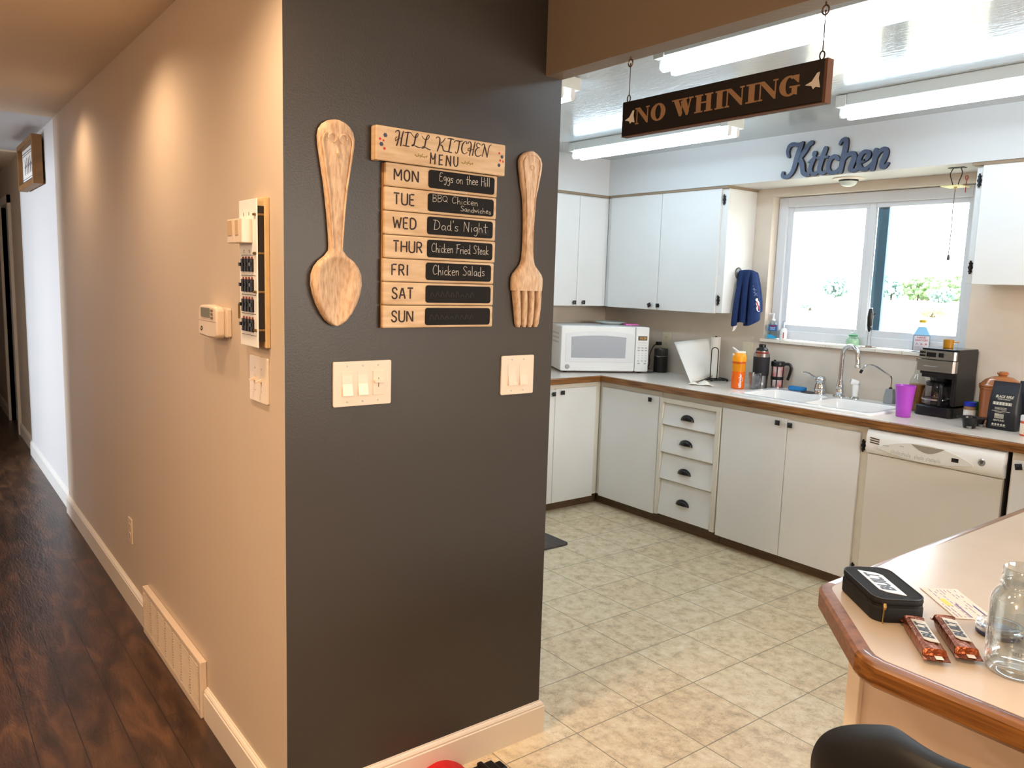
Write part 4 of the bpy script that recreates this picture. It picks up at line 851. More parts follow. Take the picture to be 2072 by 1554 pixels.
st = thing('sink_strainer', 'flat dark sink strainer lying beside the blue sponge', 'strainer', (-0.682, 3.490, 0.9225))
MB().lathe([(0.040,0),(0.041,0.003),(0.036,0.005),(0.030,0.003),(0,0.003)], 0, 0, 24).build('disc', mat('dark_metal', (92,84,82), 0.35, metal=0.8), st, smooth=True)

# ================================================================ UPPER ROOM THINGS
def fixture(x0, x1, yc, label):
    t = thing('fluorescent_fixture', label, 'light fixture', ((x0+x1)/2, yc, H), 0, 'fluorescent strip lights on the kitchen ceiling')
    L = (x1-x0)/2
    MB().box(-L+0.052, L-0.052, -0.065, 0.065, -0.050, -0.0005).build('channel', mat('fixture_enamel', (226,230,226), 0.35) if 'fixture_enamel' not in MATS else MATS['fixture_enamel'], t, bevel=0.003)
    for yy in (-0.032, 0.032):
        MB().lathe([(0.0185,-L+0.022),(0.0185,L-0.022)], 0, 0, 16).xf(Matrix.Translation((0,yy,-0.079)) @ Matrix.Rotation(R(90),4,'Y')).build('tube', tube_m, t, smooth=True)
    for sx in (-1, 1):
        for yy in (-0.032, 0.032):
            xa = sx*(L-0.010)
            MB().prism([(yy-0.012,-0.050),(yy+0.012,-0.050),(yy+0.013,-0.085),(yy+0.008,-0.097),(yy-0.008,-0.097),(yy-0.013,-0.085)], min(xa, xa-sx*0.014), max(xa, xa-sx*0.014), 'x').build('lamp_holder', whiteplastic, t, bevel=0.002)
        MB().box(min(sx*L,sx*(L-0.05)), max(sx*L,sx*(L-0.05)), -0.067, 0.067, -0.054, -0.002).build('end_cap', MATS['fixture_enamel'], t, bevel=0.003)
    return t
tube_m = bpy.data.materials.new('lit_tube'); tube_m.use_nodes = True
pbn = tube_m.node_tree.nodes['Principled BSDF']; pbn.inputs['Emission Color'].default_value = (0.62, 0.82, 1.0, 1); pbn.inputs['Emission Strength'].default_value = TUBE_STRENGTH; pbn.inputs['Base Color'].default_value = (0.9,0.9,0.9,1)
fixture(-1.93, -0.71, 2.685, 'fluorescent strip light partly hidden behind the hanging wooden sign, left of the word letters')
fixture(-0.125, 1.095, 2.685, 'fluorescent strip light at right, nearest the window soffit')
fixture(-0.165, 1.055, 1.53, 'fluorescent strip light just behind the header, the largest in view')
fixture(-1.90, -0.70, 1.53, 'fluorescent strip light of which only an end shows beside the dark wall')
# hanging sign
sg = thing('hanging_sign', 'black wooden sign lettered NO WHINING hanging from the header', 'sign', (0.615, 0.857, 0))
signblack = mat('sign_black', (22,19,24), 0.45, noise=(18,0.3), stretch=(0.3,1,3))
board = MB().box(-0.304, 0.304, -0.011, 0.011, 1.935, 2.026).build('board', [signblack], sg, bevel=0.002)
part_label(MB().box(0.3035, 0.310, -0.0112, 0.0112, 1.9345, 2.0255).box(-0.304, 0.310, -0.0112, 0.0112, 1.9325, 1.9345).build('worn_edge', mat('sign_edge_brown', (96,62,44), 0.6), sg), 'brown worn wood edge')
def G(x0, x1, z0, z1, ch, mb, y, th):
    """fat-face serif capital in a box"""
    w = x1-x0; h = z1-z0; T = 0.0165; t = 0.0035; sf = 0.0035
    def P(poly):
        mb.k = getattr(mb, 'k', 0)+1; mb.prism(poly, y-1e-5*(mb.k % 40), y+th, 'y')
    if ch == 'N':
        P([(x0,z0),(x0+0.013,z0),(x0+0.013,z0+sf),(x0+0.008,z0+sf),(x0+0.008,z1-0.006),(x0+0.0045,z1-0.003),(x0+0.0045,z0+sf),(x0,z0+sf)])
        P([(x0-0.001,z1),(x0+0.016,z1),(x1-0.0045,z0+0.012),(x1-0.0045,z0),(x1-0.009,z0),(x0+0.0045,z1-sf),(x0-0.001,z1-sf)])
        P([(x1-0.013,z1),(x1,z1),(x1,z1-sf),(x1-0.0045,z1-sf),(x1-0.0045,z0+0.004),(x1-0.008,z0+0.008),(x1-0.008,z1-sf),(x1-0.013,z1-sf)])
    elif ch == 'O':
        n = 28; cx, cz = (x0+x1)/2, (z0+z1)/2; a, b, a2, b2 = w/2, h/2+0.001, w/2-0.0155, h/2-0.0035
        for k in range(n):
            p, q_ = 2*math.pi*k/n, 2*math.pi*(k+1)/n
            P([(cx+a*math.cos(p),cz+b*math.sin(p)),(cx+a*math.cos(q_),cz+b*math.sin(q_)),(cx+a2*math.cos(q_),cz+b2*math.sin(q_)),(cx+a2*math.cos(p),cz+b2*math.sin(p))])
    elif ch == 'G':
        n = 28; cx, cz = (x0+x1)/2, (z0+z1)/2; a, b, a2, b2 = w/2, h/2+0.001, w/2-0.016, h/2-0.0035
        for k in range(n):
            p, q_ = R(50+250*k/n), R(50+250*(k+1)/n)
            P([(cx+a*math.cos(p),cz+b*math.sin(p)),(cx+a*math.cos(q_),cz+b*math.sin(q_)),(cx+a2*math.cos(q_),cz+b2*math.sin(q_)),(cx+a2*math.cos(p),cz+b2*math.sin(p))])
        P([(x1-0.003,z1),(x1-0.0005,z1),(x1-0.0005,z1-0.017),(x1-0.003,z1-0.017),(cx+0.006,z1-0.0035),(cx+0.010,z1)])
        P([(x1-0.018,z0+0.004),(x1-0.004,z0+0.0),(x1-0.004,cz-0.002),(x1-0.018,cz-0.002)]); P([(x1-0.024,cz-0.0045),(x1+0.002,cz-0.0045),(x1+0.002,cz-0.001),(x1-0.024,cz-0.001)])
    elif ch == 'I':
        c = (x0+x1)/2; P([(c-T/2,z0),(c+T/2,z0),(c+T/2,z1),(c-T/2,z1)]); P([(x0,z0),(x1,z0),(x1,z0+sf),(x0,z0+sf)]); P([(x0,z1-sf),(x1,z1-sf),(x1,z1),(x0,z1)])
    elif ch == 'H':
        for c in (x0+0.0125, x1-0.0125):
            P([(c-T/2+0.001,z0),(c+T/2-0.001,z0),(c+T/2-0.001,z1),(c-T/2+0.001,z1)]); P([(c-0.0125,z0),(c+0.0125,z0),(c+0.0125,z0+sf),(c-0.0125,z0+sf)]); P([(c-0.0125,z1-sf),(c+0.0125,z1-sf),(c+0.0125,z1),(c-0.0125,z1)])
        P([(x0+0.02,z0+h*0.5),(x1-0.02,z0+h*0.5),(x1-0.02,z0+h*0.5+t),(x0+0.02,z0+h*0.5+t)])
    elif ch == 'W':
        m_ = (x0+x1)/2
        P([(x0+0.003,z1),(x0+0.019,z1),(x0+0.034,z0+0.008),(x0+0.030,z0),(x0+0.024,z0)])
        P([(m_-0.007,z1-0.008),(m_+0.010,z1),(m_+0.022,z0+0.010),(m_+0.018,z0),(m_+0.013,z0)])
        P([(x0+0.026,z0),(x0+0.030,z0),(m_+0.001,z1-0.006),(m_-0.003,z1-0.006)]); P([(m_+0.014,z0),(m_+0.018,z0),(x1-0.005,z1),(x1-0.009,z1)])
        P([(x0-0.002,z1-sf),(x0+0.024,z1-sf),(x0+0.024,z1),(x0-0.002,z1)]); P([(m_-0.014,z1-sf),(m_+0.016,z1-sf),(m_+0.016,z1),(m_-0.014,z1)]); P([(x1-0.014,z1-sf),(x1+0.001,z1-sf),(x1+0.001,z1),(x1-0.014,z1)])
mb = MB()
for ch, a, b_ in [('N',0.362,0.413),('O',0.4185,0.4695),('W',0.493,0.560),('H',0.566,0.622),('I',0.629,0.656),('N',0.659,0.714),('I',0.719,0.750),('N',0.752,0.805),('G',0.809,0.859)]:
    G(a-0.615, b_-0.615, 1.960, 2.003, ch, mb, -0.0120, 0.0008)
mb.build('lettering', mat('sign_tan', (156,124,94), 0.6), board)
for cx in (-0.268, 0.283):
    mb = MB(); cz = 1.978
    mb.prism([(cx+dx, cz+dz) for dx, dz in [(-0.024,-0.002),(-0.008,0.004),(0.004,0.020),(0.010,0.021),(0.008,0.008),(0.013,-0.012),(0.002,-0.009),(-0.004,-0.013),(-0.008,-0.006)]], -0.0120, -0.0112, 'y')
    mb.build('star_mark', MATS.get('star_white') or mat('star_white', (226,224,220), 0.5), board)
wirem = mat('rusty_wire', (64,48,40), 0.5, metal=0.6)
for x in (-0.292, 0.288):
    w_ = MB().tube([(x,0,2.130),(x+0.001,0,2.08),(x,0,2.044)], 0.0011, 6).tube([(x+0.0015,0,2.130),(x-0.001,0.001,2.10),(x+0.001,0,2.044)], 0.0009, 6)
    w_.build('wire', wirem, sg)
    MB().tube([(x+0.006*math.cos(a), 0, 2.036+0.009*math.sin(a)) for a in [2*math.pi*k/14 for k in range(15)]], 0.0016, 6).tube([(x,0,2.027),(x,0,2.015)], 0.0016, 6).build('eye_screw', wirem, sg)
    MB().tube([(x+0.008*math.cos(a), 0, 2.130+0.010*math.sin(a)) for a in [2*math.pi*k/14 for k in range(15)]], 0.002, 6).tube([(x,0,2.139),(x,0,2.1475)], 0.002, 6).build('hook_eye', mat('eye_bronze', (120,98,80), 0.35, metal=0.9) if 'eye_bronze' not in MATS else MATS['eye_bronze'], sg)
# word letters on the soffit
KIT= [[(-.259, .024, .0164), (-.267, .05, .02), (-.258, .08, .0237), (-.235, .089, .0237), (-.203, .083, .0218), (-.178, .09, .0164)], [(-.175, .093, .0146), (-.191, .059, .0291), (-.207, .01, .0298), (-.218, -.036, .0273), (-.233, -.069, .0237), (-.263, -.089, .0218), (-.288, -.08, .0218), (-.288, -.063, .0182)], [(-.12, .085, .0262), (-.137, .075, .0255), (-.154, .05, .0273), (-.174, .024, .0255), (-.196, .002, .0255)], [(-.192, .009, .0309), (-.172, -.02, .0291), (-.165, -.048, .0273), (-.158, -.074, .0273), (-.134, -.086, .0226), (-.112, -.075, .0164)], [(-.097, .026, .0273), (-.099, .019, .0237)], [(-.132, -.019, .0066), (-.1, -.004, .0218)], [(-.096, .002, .0226), (-.109, -.026, .0237), (-.117, -.059, .0237), (-.106, -.082, .0218), (-.081, -.084, .0182), (-.06, -.067, .0146)], [(-.033, .044, .0262), (-.045, .007, .0284), (-.056, -.031, .0273), (-.061, -.064, .0255), (-.051, -.083, .0218), (-.029, -.083, .0182), (-.007, -.067, .0146)], [(-.077, -.001, .0153), (-.017, -.001, .0138)], [(.045, -.018, .0226), (.025, -.003, .0226), (.001, -.014, .0237), (-.009, -.042, .0237), (-.008, -.069, .0237), (.011, -.089, .0218), (.043, -.083, .02), (.063, -.059, .0146)], [(.049, .059, .0146), (.061, .077, .0182), (.082, .08, .0226), (.083, .052, .0284), (.078, .007, .0298), (.07, -.04, .0284), (.064, -.085, .0262)], [(.071, -.037, .0146), (.096, -.005, .0218), (.127, .001, .0262), (.137, -.021, .0291), (.127, -.055, .0291), (.121, -.079, .0284), (.139, -.088, .02), (.164, -.078, .0164)], [(.163, -.054, .0164), (.193, -.043, .0153), (.215, -.024, .0211), (.214, -.002, .0211), (.192, .004, .0211), (.173, -.011, .024), (.164, -.04, .0255), (.172, -.072, .0255), (.197, -.087, .0211), (.222, -.074, .0189), (.241, -.055, .0138)], [(.253, .004, .0255), (.251, -.017, .0284), (.248, -.051, .0262), (.241, -.088, .0262)], [(.253, -.042, .0131), (.272, -.005, .02), (.297, .006, .024), (.309, -.008, .0255), (.302, -.038, .0284), (.291, -.065, .0262), (.293, -.082, .0247), (.309, -.081, .0189), (.322, -.067, .0138)]]
kl = thing('wall_letters', 'slate-blue script letters spelling Kitchen on the soffit above the window', 'wall decoration', (-0.52, 3.28, 2.25))
mb = MB(); mb2 = MB()
for s_ in KIT:
    mb.stroke(s_, -0.0165, 0.0015, 0, smooth=4); mb2.stroke(s_, -0.015, 0.0145, 0, smooth=4)
face = mb.build('letter_face', mat('slate_blue', (76,86,112), 0.45), kl)
mb2.build('letter_sides', mat('letter_edge_dark', (30,26,34), 0.6), kl)
# round soffit light, pull-chain hanger
sl = thing('soffit_light', 'small round frosted light under the soffit, below the word letters', 'light fixture', (-0.505, 3.44, 2.15))
MB().lathe([(0.084,-0.0005),(0.085,-0.006),(0.060,-0.010),(0.052,-0.010)], 0, 0, 32).build('trim_ring', trimwhite, sl, smooth=True)
MB().lathe([(0.052,-0.010),(0.051,-0.016),(0.047,-0.018)], 0, 0, 28, cap=False).build('black_band', black, sl)
MB().lathe([(0.047,-0.014),(0.044,-0.028),(0.032,-0.040),(0.015,-0.045),(0,-0.046)], 0, 0, 28).build('globe', mat('frosted_globe', (206,214,208), 0.3), sl, smooth=True)
hh_ = thing('hanging_feeder', 'yellow square plate hanging on a black hook above the right pane', 'ornament', (0.085, 3.40, 2.15))
MB().box(-0.038,0.038,-0.018,0.018,-0.003,-0.0005).tube(spline([(-0.018,0,-0.003),(-0.030,0,-0.03),(-0.018,0,-0.07),(-0.012,0,-0.086)],4),0.0022,6).tube(spline([(0.018,0,-0.003),(0.026,0,-0.03),(0.014,0,-0.07),(0.012,0,-0.086)],4),0.0022,6).tube([(-0.013,0,-0.086),(0.013,0,-0.086)],0.0025,6).build('hook', black, hh_)
pl = MB().box(-0.050,0.050,-0.050,0.050,-0.094,-0.089).build('plate', mat('pale_yellow', (226,216,150), 0.5), hh_, bevel=0.001)
MB().lathe([(0.007,-0.094),(0.006,-0.102),(0,-0.104)],0,0,12).build('bead', mat('brass_bead', (210,180,110), 0.3, metal=0.6), hh_)
MB().tube([(0,0,-0.103),(-0.002,0,-0.20),(0.001,0,-0.30),(-0.001,0.0,-0.425)], 0.0019, 6).build('chain', mat('chain_grey', (120,112,104), 0.4, metal=0.7), hh_)
MB().lathe([(0,-0.452),(0.008,-0.450),(0.006,-0.430),(0.003,-0.424)],0,0,10).build('weight', mat('chain_end', (96,88,80), 0.5), hh_)
MB().tube(spline([(0.035,0.03,-0.060),(0.030,0.03,-0.045),(0.037,0.03,-0.038),(0.043,0.03,-0.048),(0.036,0.03,-0.07),(0.036,0.03,-0.12)],3),0.0022,6).build('red_tie', mat('red_tie', (170,60,48), 0.6), hh_)
# ================================================================ ON THE COUNTER, LEFT OF THE SINK
CZ = 0.9095
mw = thing('microwave', 'white countertop microwave set across the corner of the counter', 'microwave', (-2.021, 3.1035, CZ), 62.2)
for sx in (-0.27, 0.27):
    for sy in (0.04, 0.34): MB().cyl((sx,sy,0),(sx,sy,0.014),0.014,10).build('foot', blackplastic, mw)
mb = MB().box(-0.317, 0.317, 0.012, 0.395, 0.012, 0.326); mb.build('case', appliance, mw, bevel=0.010, smooth=True)
mb = MB()
for k in range(9):
    for r in range(3): mb.box(-0.3176, -0.3168, 0.06+k*0.03, 0.075+k*0.03, 0.20+r*0.03, 0.212+r*0.03)
mb.build('side_vents', applgrey, mw)
dd = MB().prism(rr(-0.317, 0.216, 0.012, 0.326, 0.012, 4), -0.016, 0.012, 'y').build('door', appliance, mw, bevel=0.007, smooth=True)
arch = [(-0.285,0.075),(0.205,0.075),(0.205,0.272)] + [(0.205-0.49*k/12, 0.272+0.022*math.sin(math.pi*k/12)) for k in range(13)]
MB().prism(arch, -0.0185, -0.010, 'y').build('door_bow', mat('appliance_soft', (228,229,230), 0.3), dd, bevel=0.004)
win = [(-0.243,0.106),(0.146,0.106),(0.148,0.248)] + [(0.148-0.393*k/12, 0.250+0.012*math.sin(math.pi*k/12)) for k in range(13)] 
MB().prism(win, -0.0205, -0.015, 'y').build('window', mat('perforated_window', (172,176,184), 0.25, noise=(900,0.12)), dd, bevel=0.003)
mb = MB().lathe([(0.0165,0.0158),(0.0165,0.0175),(0.0145,0.0185),(0,0.0185)], -0.268, 0.043, 24, 0, axis='y')
mb.tube([(-0.268+0.0135*math.cos(a),-0.0188,0.043+0.0135*math.sin(a)) for a in [2*math.pi*k/20 for k in range(21)]], 0.0011, 5, 1)
mb.stroke([(-0.273,0.047,0.0022),(-0.276,0.043,0.0022),(-0.273,0.038,0.0022),(-0.270,0.042,0.0022),(-0.272,0.034,0.0018)], -0.0192, 0.0008, 1).stroke([(-0.262,0.045,0.002),(-0.265,0.049,0.0022),(-0.266,0.039,0.0022),(-0.261,0.038,0.0018)], -0.0192, 0.0008, 1)
mb.build('emblem', [mat('emblem_silver', (176,178,184), 0.25, metal=0.6), mat('emblem_grey', (96,98,106), 0.4)], dd)
cp = MB().prism(rr(0.219, 0.317, 0.012, 0.326, 0.010, 4), -0.014, 0.012, 'y').build('control_panel', appliance, mw, bevel=0.005, smooth=True)
MB().box(0.236,0.302,-0.0150,-0.013,0.232,0.262).build('display', mat('display_amber_dark', (58,48,22), 0.2), cp)
mb = MB()
text_mesh(mb, '10:28', 0.022, 0.270, 0.247, -0.0150, 0)
mb.build('display_digits', mat('display_amber', (170,120,30), 0.4, emit=((190,130,30),0.5)), cp)
mb = MB()
for z, n, w, h_ in ((0.180,3,0.018,0.008),(0.162,3,0.018,0.008),(0.088,3,0.013,0.007),(0.070,2,0.018,0.008)):
    for k in range(n):
        x = 0.270+(k-(n-1)/2)*(0.026 if n == 3 else 0.046); mb.prism(rr(x-w/2,x+w/2,z-h_/2,z+h_/2,0.002,2), -0.0150, -0.0135, 'y')
for z in (0.143,0.126,0.109):
    for k in range(3): mb.box(0.242+k*0.026, 0.249+k*0.026, -0.0150, -0.0135, z-0.0015, z+0.0015)
for z in (0.215, 0.200): mb.box(0.238,0.300,-0.0150,-0.0135,z-0.001,z+0.001)
mb.build('buttons', mat('button_grey', (176,174,166), 0.5), cp)
MB().prism(rr(0.232,0.306,0.022,0.056,0.004,3), -0.0152, -0.0135, 'y').build('open_button', mat('appliance_bright', (240,240,238), 0.25), cp)
MB().tube(spline([(0.15,0.396,0.10),(0.24,0.42,0.06),(0.36,0.40,0.012),(0.42,0.33,0.006),(0.42,0.25,0.006)],4),0.004,7).build('power_cord', blackplastic, mw)
pt = thing('plate', 'white plate lying on top of the microwave', 'plate', (-2.205, 3.335, CZ+0.326))
MB().lathe([(0.0,0.004),(0.062,0.002),(0.066,0.0),(0.070,0.0),(0.088,0.012),(0.112,0.018),(0.113,0.020),(0.088,0.016),(0.066,0.006),(0,0.006)], 0, 0, 40).build('dish', mat('plate_glaze', (232,240,238), 0.2), pt, smooth=True, angle=60)
lid = thing('food_lid', 'small pink plastic lid on the right end of the microwave top', 'lid', (-2.085, 3.415, CZ+0.326), 62)
MB().prism(rr(-0.05,0.05,-0.045,0.045,0.012,4), 0, 0.012, 'z').build('lid_shell', mat('pink_plastic', (240,120,200), 0.35), lid, bevel=0.004)
def wall_plate_box(name, lab, cat, x, z):
    return thing(name, lab, cat, (x, 3.60, z))
o = wall_plate_box('wall_outlet', 'ivory wall outlet with a black plug, right of the microwave', 'outlet', -1.897, 1.137)
screw(plate(0.074, 0.112), 0, 0, -0.006).build('plate', [almondkitchen, applgrey], o, bevel=0.002); receptacle(o, 0.021, almondkitchen, ink); receptacle(o, -0.021, almondkitchen, ink)
s = wall_plate_box('switch_plate', 'ivory rocker switch plate behind the orange bottle', 'light switch', -1.2, 1.122)
screw(screw(plate(0.074,0.114),0,0.047,-0.006),0,-0.047,-0.006).build('plate', [almondkitchen, applgrey], s, bevel=0.002); rocker(s, 0, almondkitchen)
g = thing('coffee_grinder', 'black electric coffee grinder plugged in beside the microwave', 'grinder', (-1.885, 3.535, CZ), 20)
MB().lathe([(0.047,0),(0.050,0.004),(0.050,0.118),(0.049,0.122)], 0, 0, 28).build('base', blackplastic, g, smooth=True)
MB().lathe([(0.049,0.122),(0.0495,0.16),(0.045,0.172),(0.02,0.176),(0,0.176)], 0, 0, 28).build('lid', mat('smoked_lid', (52,50,50), 0.15), g, smooth=True)
MB().lathe([(0.0503,0.117),(0.0507,0.1185),(0.0503,0.120)], 0, 0, 28, cap=False).box(-0.014,0.014,-0.0512,-0.048,0.112,0.1145).build('trim_band', steel, g)
kx = Matrix.Rotation(R(-20), 4, 'Z')
MB().box(-0.014,0.014,-0.048,-0.012,0.196,0.220).xf(kx).build('plug', blackplastic, g, bevel=0.003)
cp_ = MB().tube(spline([(-0.014,-0.02,0.206),(-0.045,-0.03,0.19),(-0.066,-0.045,0.13),(-0.064,-0.05,0.06),(-0.085,-0.06,0.012),(-0.05,-0.09,0.004),(-0.02,-0.055,0.004)],4),0.0035,7).build('power_cord', blackplastic, g)
th = thing('paper_towel_holder', 'black wire paper towel holder with ball feet', 'holder', (-1.395, 3.50, CZ))
MB().lathe([(0.005,0.012),(0.005,0.285),(0.008,0.288),(0.006,0.295),(0,0.297)],-0.004,0.02,10).build('post', black, th)
lp = [(-0.0+0.056,-0.085,0.010)] + [(0.056+0.0,-0.085,0.20)] 
loop = [(0.040,-0.072,0.010),(0.040,-0.072,0.195)] + [(0.058-0.018*math.cos(math.pi*k/8), -0.060-0.012*math.cos(math.pi*k/8), 0.205+0.022*math.sin(math.pi*k/8)) for k in range(9)] + [(0.076,-0.048,0.195),(0.076,-0.048,0.010)]
MB().tube(loop, 0.0032, 8).build('side_loop', black, th)
mb = MB()
for a in (20, 110, 200, 290): mb.tube([(-0.004,0.02,0.012),(0.035*math.cos(R(a)),0.02+0.035*math.sin(R(a)),0.012),(0.095*math.cos(R(a)),0.02+0.07*math.sin(R(a)),0.012)], 0.0035, 7)
mb.tube([(0.02,-0.085,0.012),(0.058,-0.060,0.012),(0.076,-0.048,0.012),(0.03,-0.01,0.012)], 0.0035, 7)
mb.tube([(0.095*math.cos(t),0.02+0.075*math.sin(t),0.012) for t in [2*math.pi*k/24 for k in range(25)]], 0.003, 6); mb.build('base_wires', black, th)
for a in (20, 110, 200, 290): MB().lathe([(0,0),(0.006,0.002),(0.009,0.008),(0.006,0.014),(0,0.016)],0.095*math.cos(R(a)),0.02+0.07*math.sin(R(a)),10).build('ball_foot', black, th, smooth=True)
tr = thing('paper_towel_roll', 'nearly used-up white paper towel roll with a loose sheet', 'paper towel', (-1.399, 3.52, CZ))
MB().lathe([(0.012,0.018),(0.032,0.018),(0.032,0.290),(0.012,0.290)],0,0,26,cap=False).build('roll', mat('towel_paper', (238,232,222), 0.9, bump=(220,0.25,0.001)), tr, smooth=True)
vs = []; nx, nz = 14, 10
for j in range(nz+1):
    b = j/nz
    for i in range(nx+1):
        a = i/nx
        # from the roll (a=0) out to the loose edge (a=1), lower edge swings forward
        top = (-0.015-0.205*a, 0.030-0.19*a-0.02*math.sin(a*math.pi), 0.285-0.045*a)
        bot = (0.012+0.040*a, -0.02-0.275*a, 0.032-0.031*a)
        k = b
        vs.append(tuple(p*k+q_*(1-k) for p, q_ in zip(top, bot)))
fs = [(j*(nx+1)+i, j*(nx+1)+i+1, (j+1)*(nx+1)+i+1, (j+1)*(nx+1)+i) for j in range(nz) for i in range(nx)]
sh = MB().add(vs, fs).build('loose_sheet', MATS['towel_paper'], tr, smooth=True)
so = sh.modifiers.new('thick','SOLIDIFY'); so.thickness = 0.0012
nk = thing('crumpled_napkin', 'crumpled white napkin in front of the paper towel holder', 'napkin', (-1.262, 3.225, CZ), 30)
vs = []; q = random.Random(11)
for j in range(9):
    for i in range(15):
        x = -0.075+0.15*i/14; y = -0.032+0.064*j/8
        ed = min(1, 3*min(i/14, 1-i/14, j/8, 1-j/8)+0.15)
        vs.append((x+q.uniform(-.005,.005), y+q.uniform(-.006,.006), 0.003+ed*(0.016+0.013*math.sin(x*70+y*40)+q.uniform(-.004,.007))))
fs = [(j*15+i, j*15+i+1, (j+1)*15+i+1, (j+1)*15+i) for j in range(8) for i in range(14)]
nko = MB().add(vs, fs).build('cloth', mat('napkin_white', (242,236,224), 0.9), nk, smooth=True)
nko.modifiers.new('sub','SUBSURF').levels = 1; so = nko.modifiers.new('thick','SOLIDIFY'); so.thickness = 0.002
# bottles and cups
bt = thing('shaker_bottle', 'orange shaker bottle with a white flip cap on the counter', 'bottle', (-1.055, 3.317, CZ), 55)
orange = mat('orange_translucent', (246,150,20), 0.25, trans=0.15); orange_d = mat('orange_liquid', (238,104,16), 0.25)
MB().lathe([(0.034,0),(0.039,0.004),(0.040,0.012),(0.0405,0.108)],0,0,30).build('lower_body', orange_d, bt, smooth=True)
MB().lathe([(0.0405,0.108),(0.0410,0.150),(0.0415,0.160)],0,0,30).build('upper_body', orange, bt, smooth=True)
MB().lathe([(0.0425,0.158),(0.0428,0.164),(0.0425,0.170)],0,0,30).build('seal_ring', mat('orange_dark_ring', (204,84,16), 0.4), bt)
MB().lathe([(0.0425,0.170),(0.043,0.188),(0.040,0.206),(0.036,0.214),(0.034,0.222),(0,0.223)],0,0,30).build('lid', mat('orange_lid', (252,160,16), 0.35), bt, smooth=True)
mb = MB().prism(rr(-0.024,0.034,-0.020,0.020,0.012,4), 0.222, 0.232, 'z')
mb.tube(spline([(-0.012,-0.014,0.230),(-0.034,-0.012,0.246),(-0.044,0.0,0.254),(-0.034,0.012,0.246),(-0.012,0.014,0.230)],4),0.004,8)
mb.tube([(-0.036,-0.01,0.205),(-0.040,0.0,0.212),(-0.036,0.01,0.205)],0.006,8); mb.build('flip_cap', whiteplastic, bt)
def wraptext(parent, s, size, r, zc, ang, m, vertical=False, name='lettering', bold=0.0, shear=0, sx=1.0):
    """lettering wrapped round a bottle of radius r, reading from azimuth ang (0 = front, facing local -y)"""
    mb = MB(); text_mesh(mb, s, size, 0, 0, 0, 0, 0, bold, shear, sx=sx)
    out = []
    for x, y, z in mb.v:
        if vertical: x, z = -z, x
        a = ang + x/r; out.append((r*math.sin(a), -r*math.cos(a), zc+z))
    mb.v = out
    return mb.build(name, m, parent)
wraptext(bt, 'Blender', 0.024, 0.0412, 0.058, 0.0, whiteplastic, True, bold=0.0006); wraptext(bt, 'Bottle', 0.010, 0.0412, 0.062, 0.36, whiteplastic, True)
mb = MB()
for k in range(3): mb.stroke([(-0.007+k*0.005,0.010,0.003),(-0.003+k*0.005,0.022,0.003)], -0.0425, 0.002, 0)
mb.build('logo', whiteplastic, bt)
tb = thing('tumbler', 'tall black and steel tumbler with a red-ringed black cap, behind the clear glass', 'tumbler', (-1.005, 3.475, CZ))
MB().lathe([(0.040,0),(0.044,0.004),(0.0465,0.08),(0.047,0.082)],0,0,28).build('lower_body', steel, tb, smooth=True)
MB().lathe([(0.0475,0.082),(0.0490,0.10),(0.0500,0.196),(0.0495,0.198)],0,0,28).build('grip', mat('black_rubber', (34,32,36), 0.7), tb, smooth=True)
MB().lathe([(0.0485,0.198),(0.0490,0.219),(0.046,0.2195)],0,0,28).build('rim', steel, tb, smooth=True)
MB().lathe([(0.040,0.2195),(0.0405,0.227),(0.0400,0.228)],0,0,28).build('red_ring', mat('deep_red', (150,28,34), 0.35), tb)
MB().lathe([(0.0385,0.228),(0.0385,0.236)],0,0,28).build('steel_ring', steel, tb)
MB().lathe([(0.036,0.236),(0.0365,0.242),(0.031,0.250),(0.023,0.253),(0.021,0.256),(0.0215,0.272),(0.020,0.276),(0,0.276)],0,0,28).build('cap', blackplastic, tb, smooth=True)
gl = thing('drinking_glass', 'short clear glass standing in front of the black tumbler', 'glass', (-0.985, 3.395, CZ))
MB().lathe([(0.0,0.003),(0.033,0.0),(0.035,0.003),(0.043,0.100),(0.0418,0.1015),(0.0405,0.100),(0.033,0.012),(0,0.010)],0,0,30).build('bowl', glassy('tumbler_glass', (226,228,230), 0.02, refl=2.0, edge=2.0), gl, smooth=True)
mg = thing('travel_mug', 'red and steel travel mug with a black handle, right of the tumbler', 'mug', (-0.925, 3.535, CZ), 38)
mugred = mat('mug_red_pattern', (196,58,56), 0.35, noise=(22,0.5), col2=(206,200,196), detail=1)
MB().lathe([(0.034,0),(0.036,0.004),(0.039,0.145)],0,0,28).build('body', mugred, mg, smooth=True)
MB().lathe([(0.0345,0.0),(0.0366,0.006),(0.0368,0.018)],0,0,28).build('base_band', steel, mg, smooth=True)
MB().lathe([(0.0385,0.060),(0.0390,0.080),(0.0385,0.081)],0,0,28,cap=False).build('grip_band', blackplastic, mg)
MB().lathe([(0.0402,0.143),(0.042,0.150),(0.042,0.168),(0.038,0.174),(0.012,0.176),(0,0.176)],0,0,28).tube([(-0.02,-0.012,0.176),(-0.02,0.012,0.176)],0.008,8).build('lid', blackplastic, mg, smooth=True)
mb = MB()
for a in (215, 262, 320): mb.tube([(0.0395*math.cos(R(a)),0.0395*math.sin(R(a)),0.02),(0.0405*math.cos(R(a)),0.0405*math.sin(R(a)),0.146)],0.0035,6)
mb.build('grip_bars', blackplastic, mg)
MB().tube(spline([(0.034,0,0.158),(0.066,0,0.158),(0.078,0,0.135),(0.072,0,0.095),(0.062,0,0.060)],4),[0.009]*12+[0.0085]*5,10).build('handle', blackplastic, mg, smooth=True)

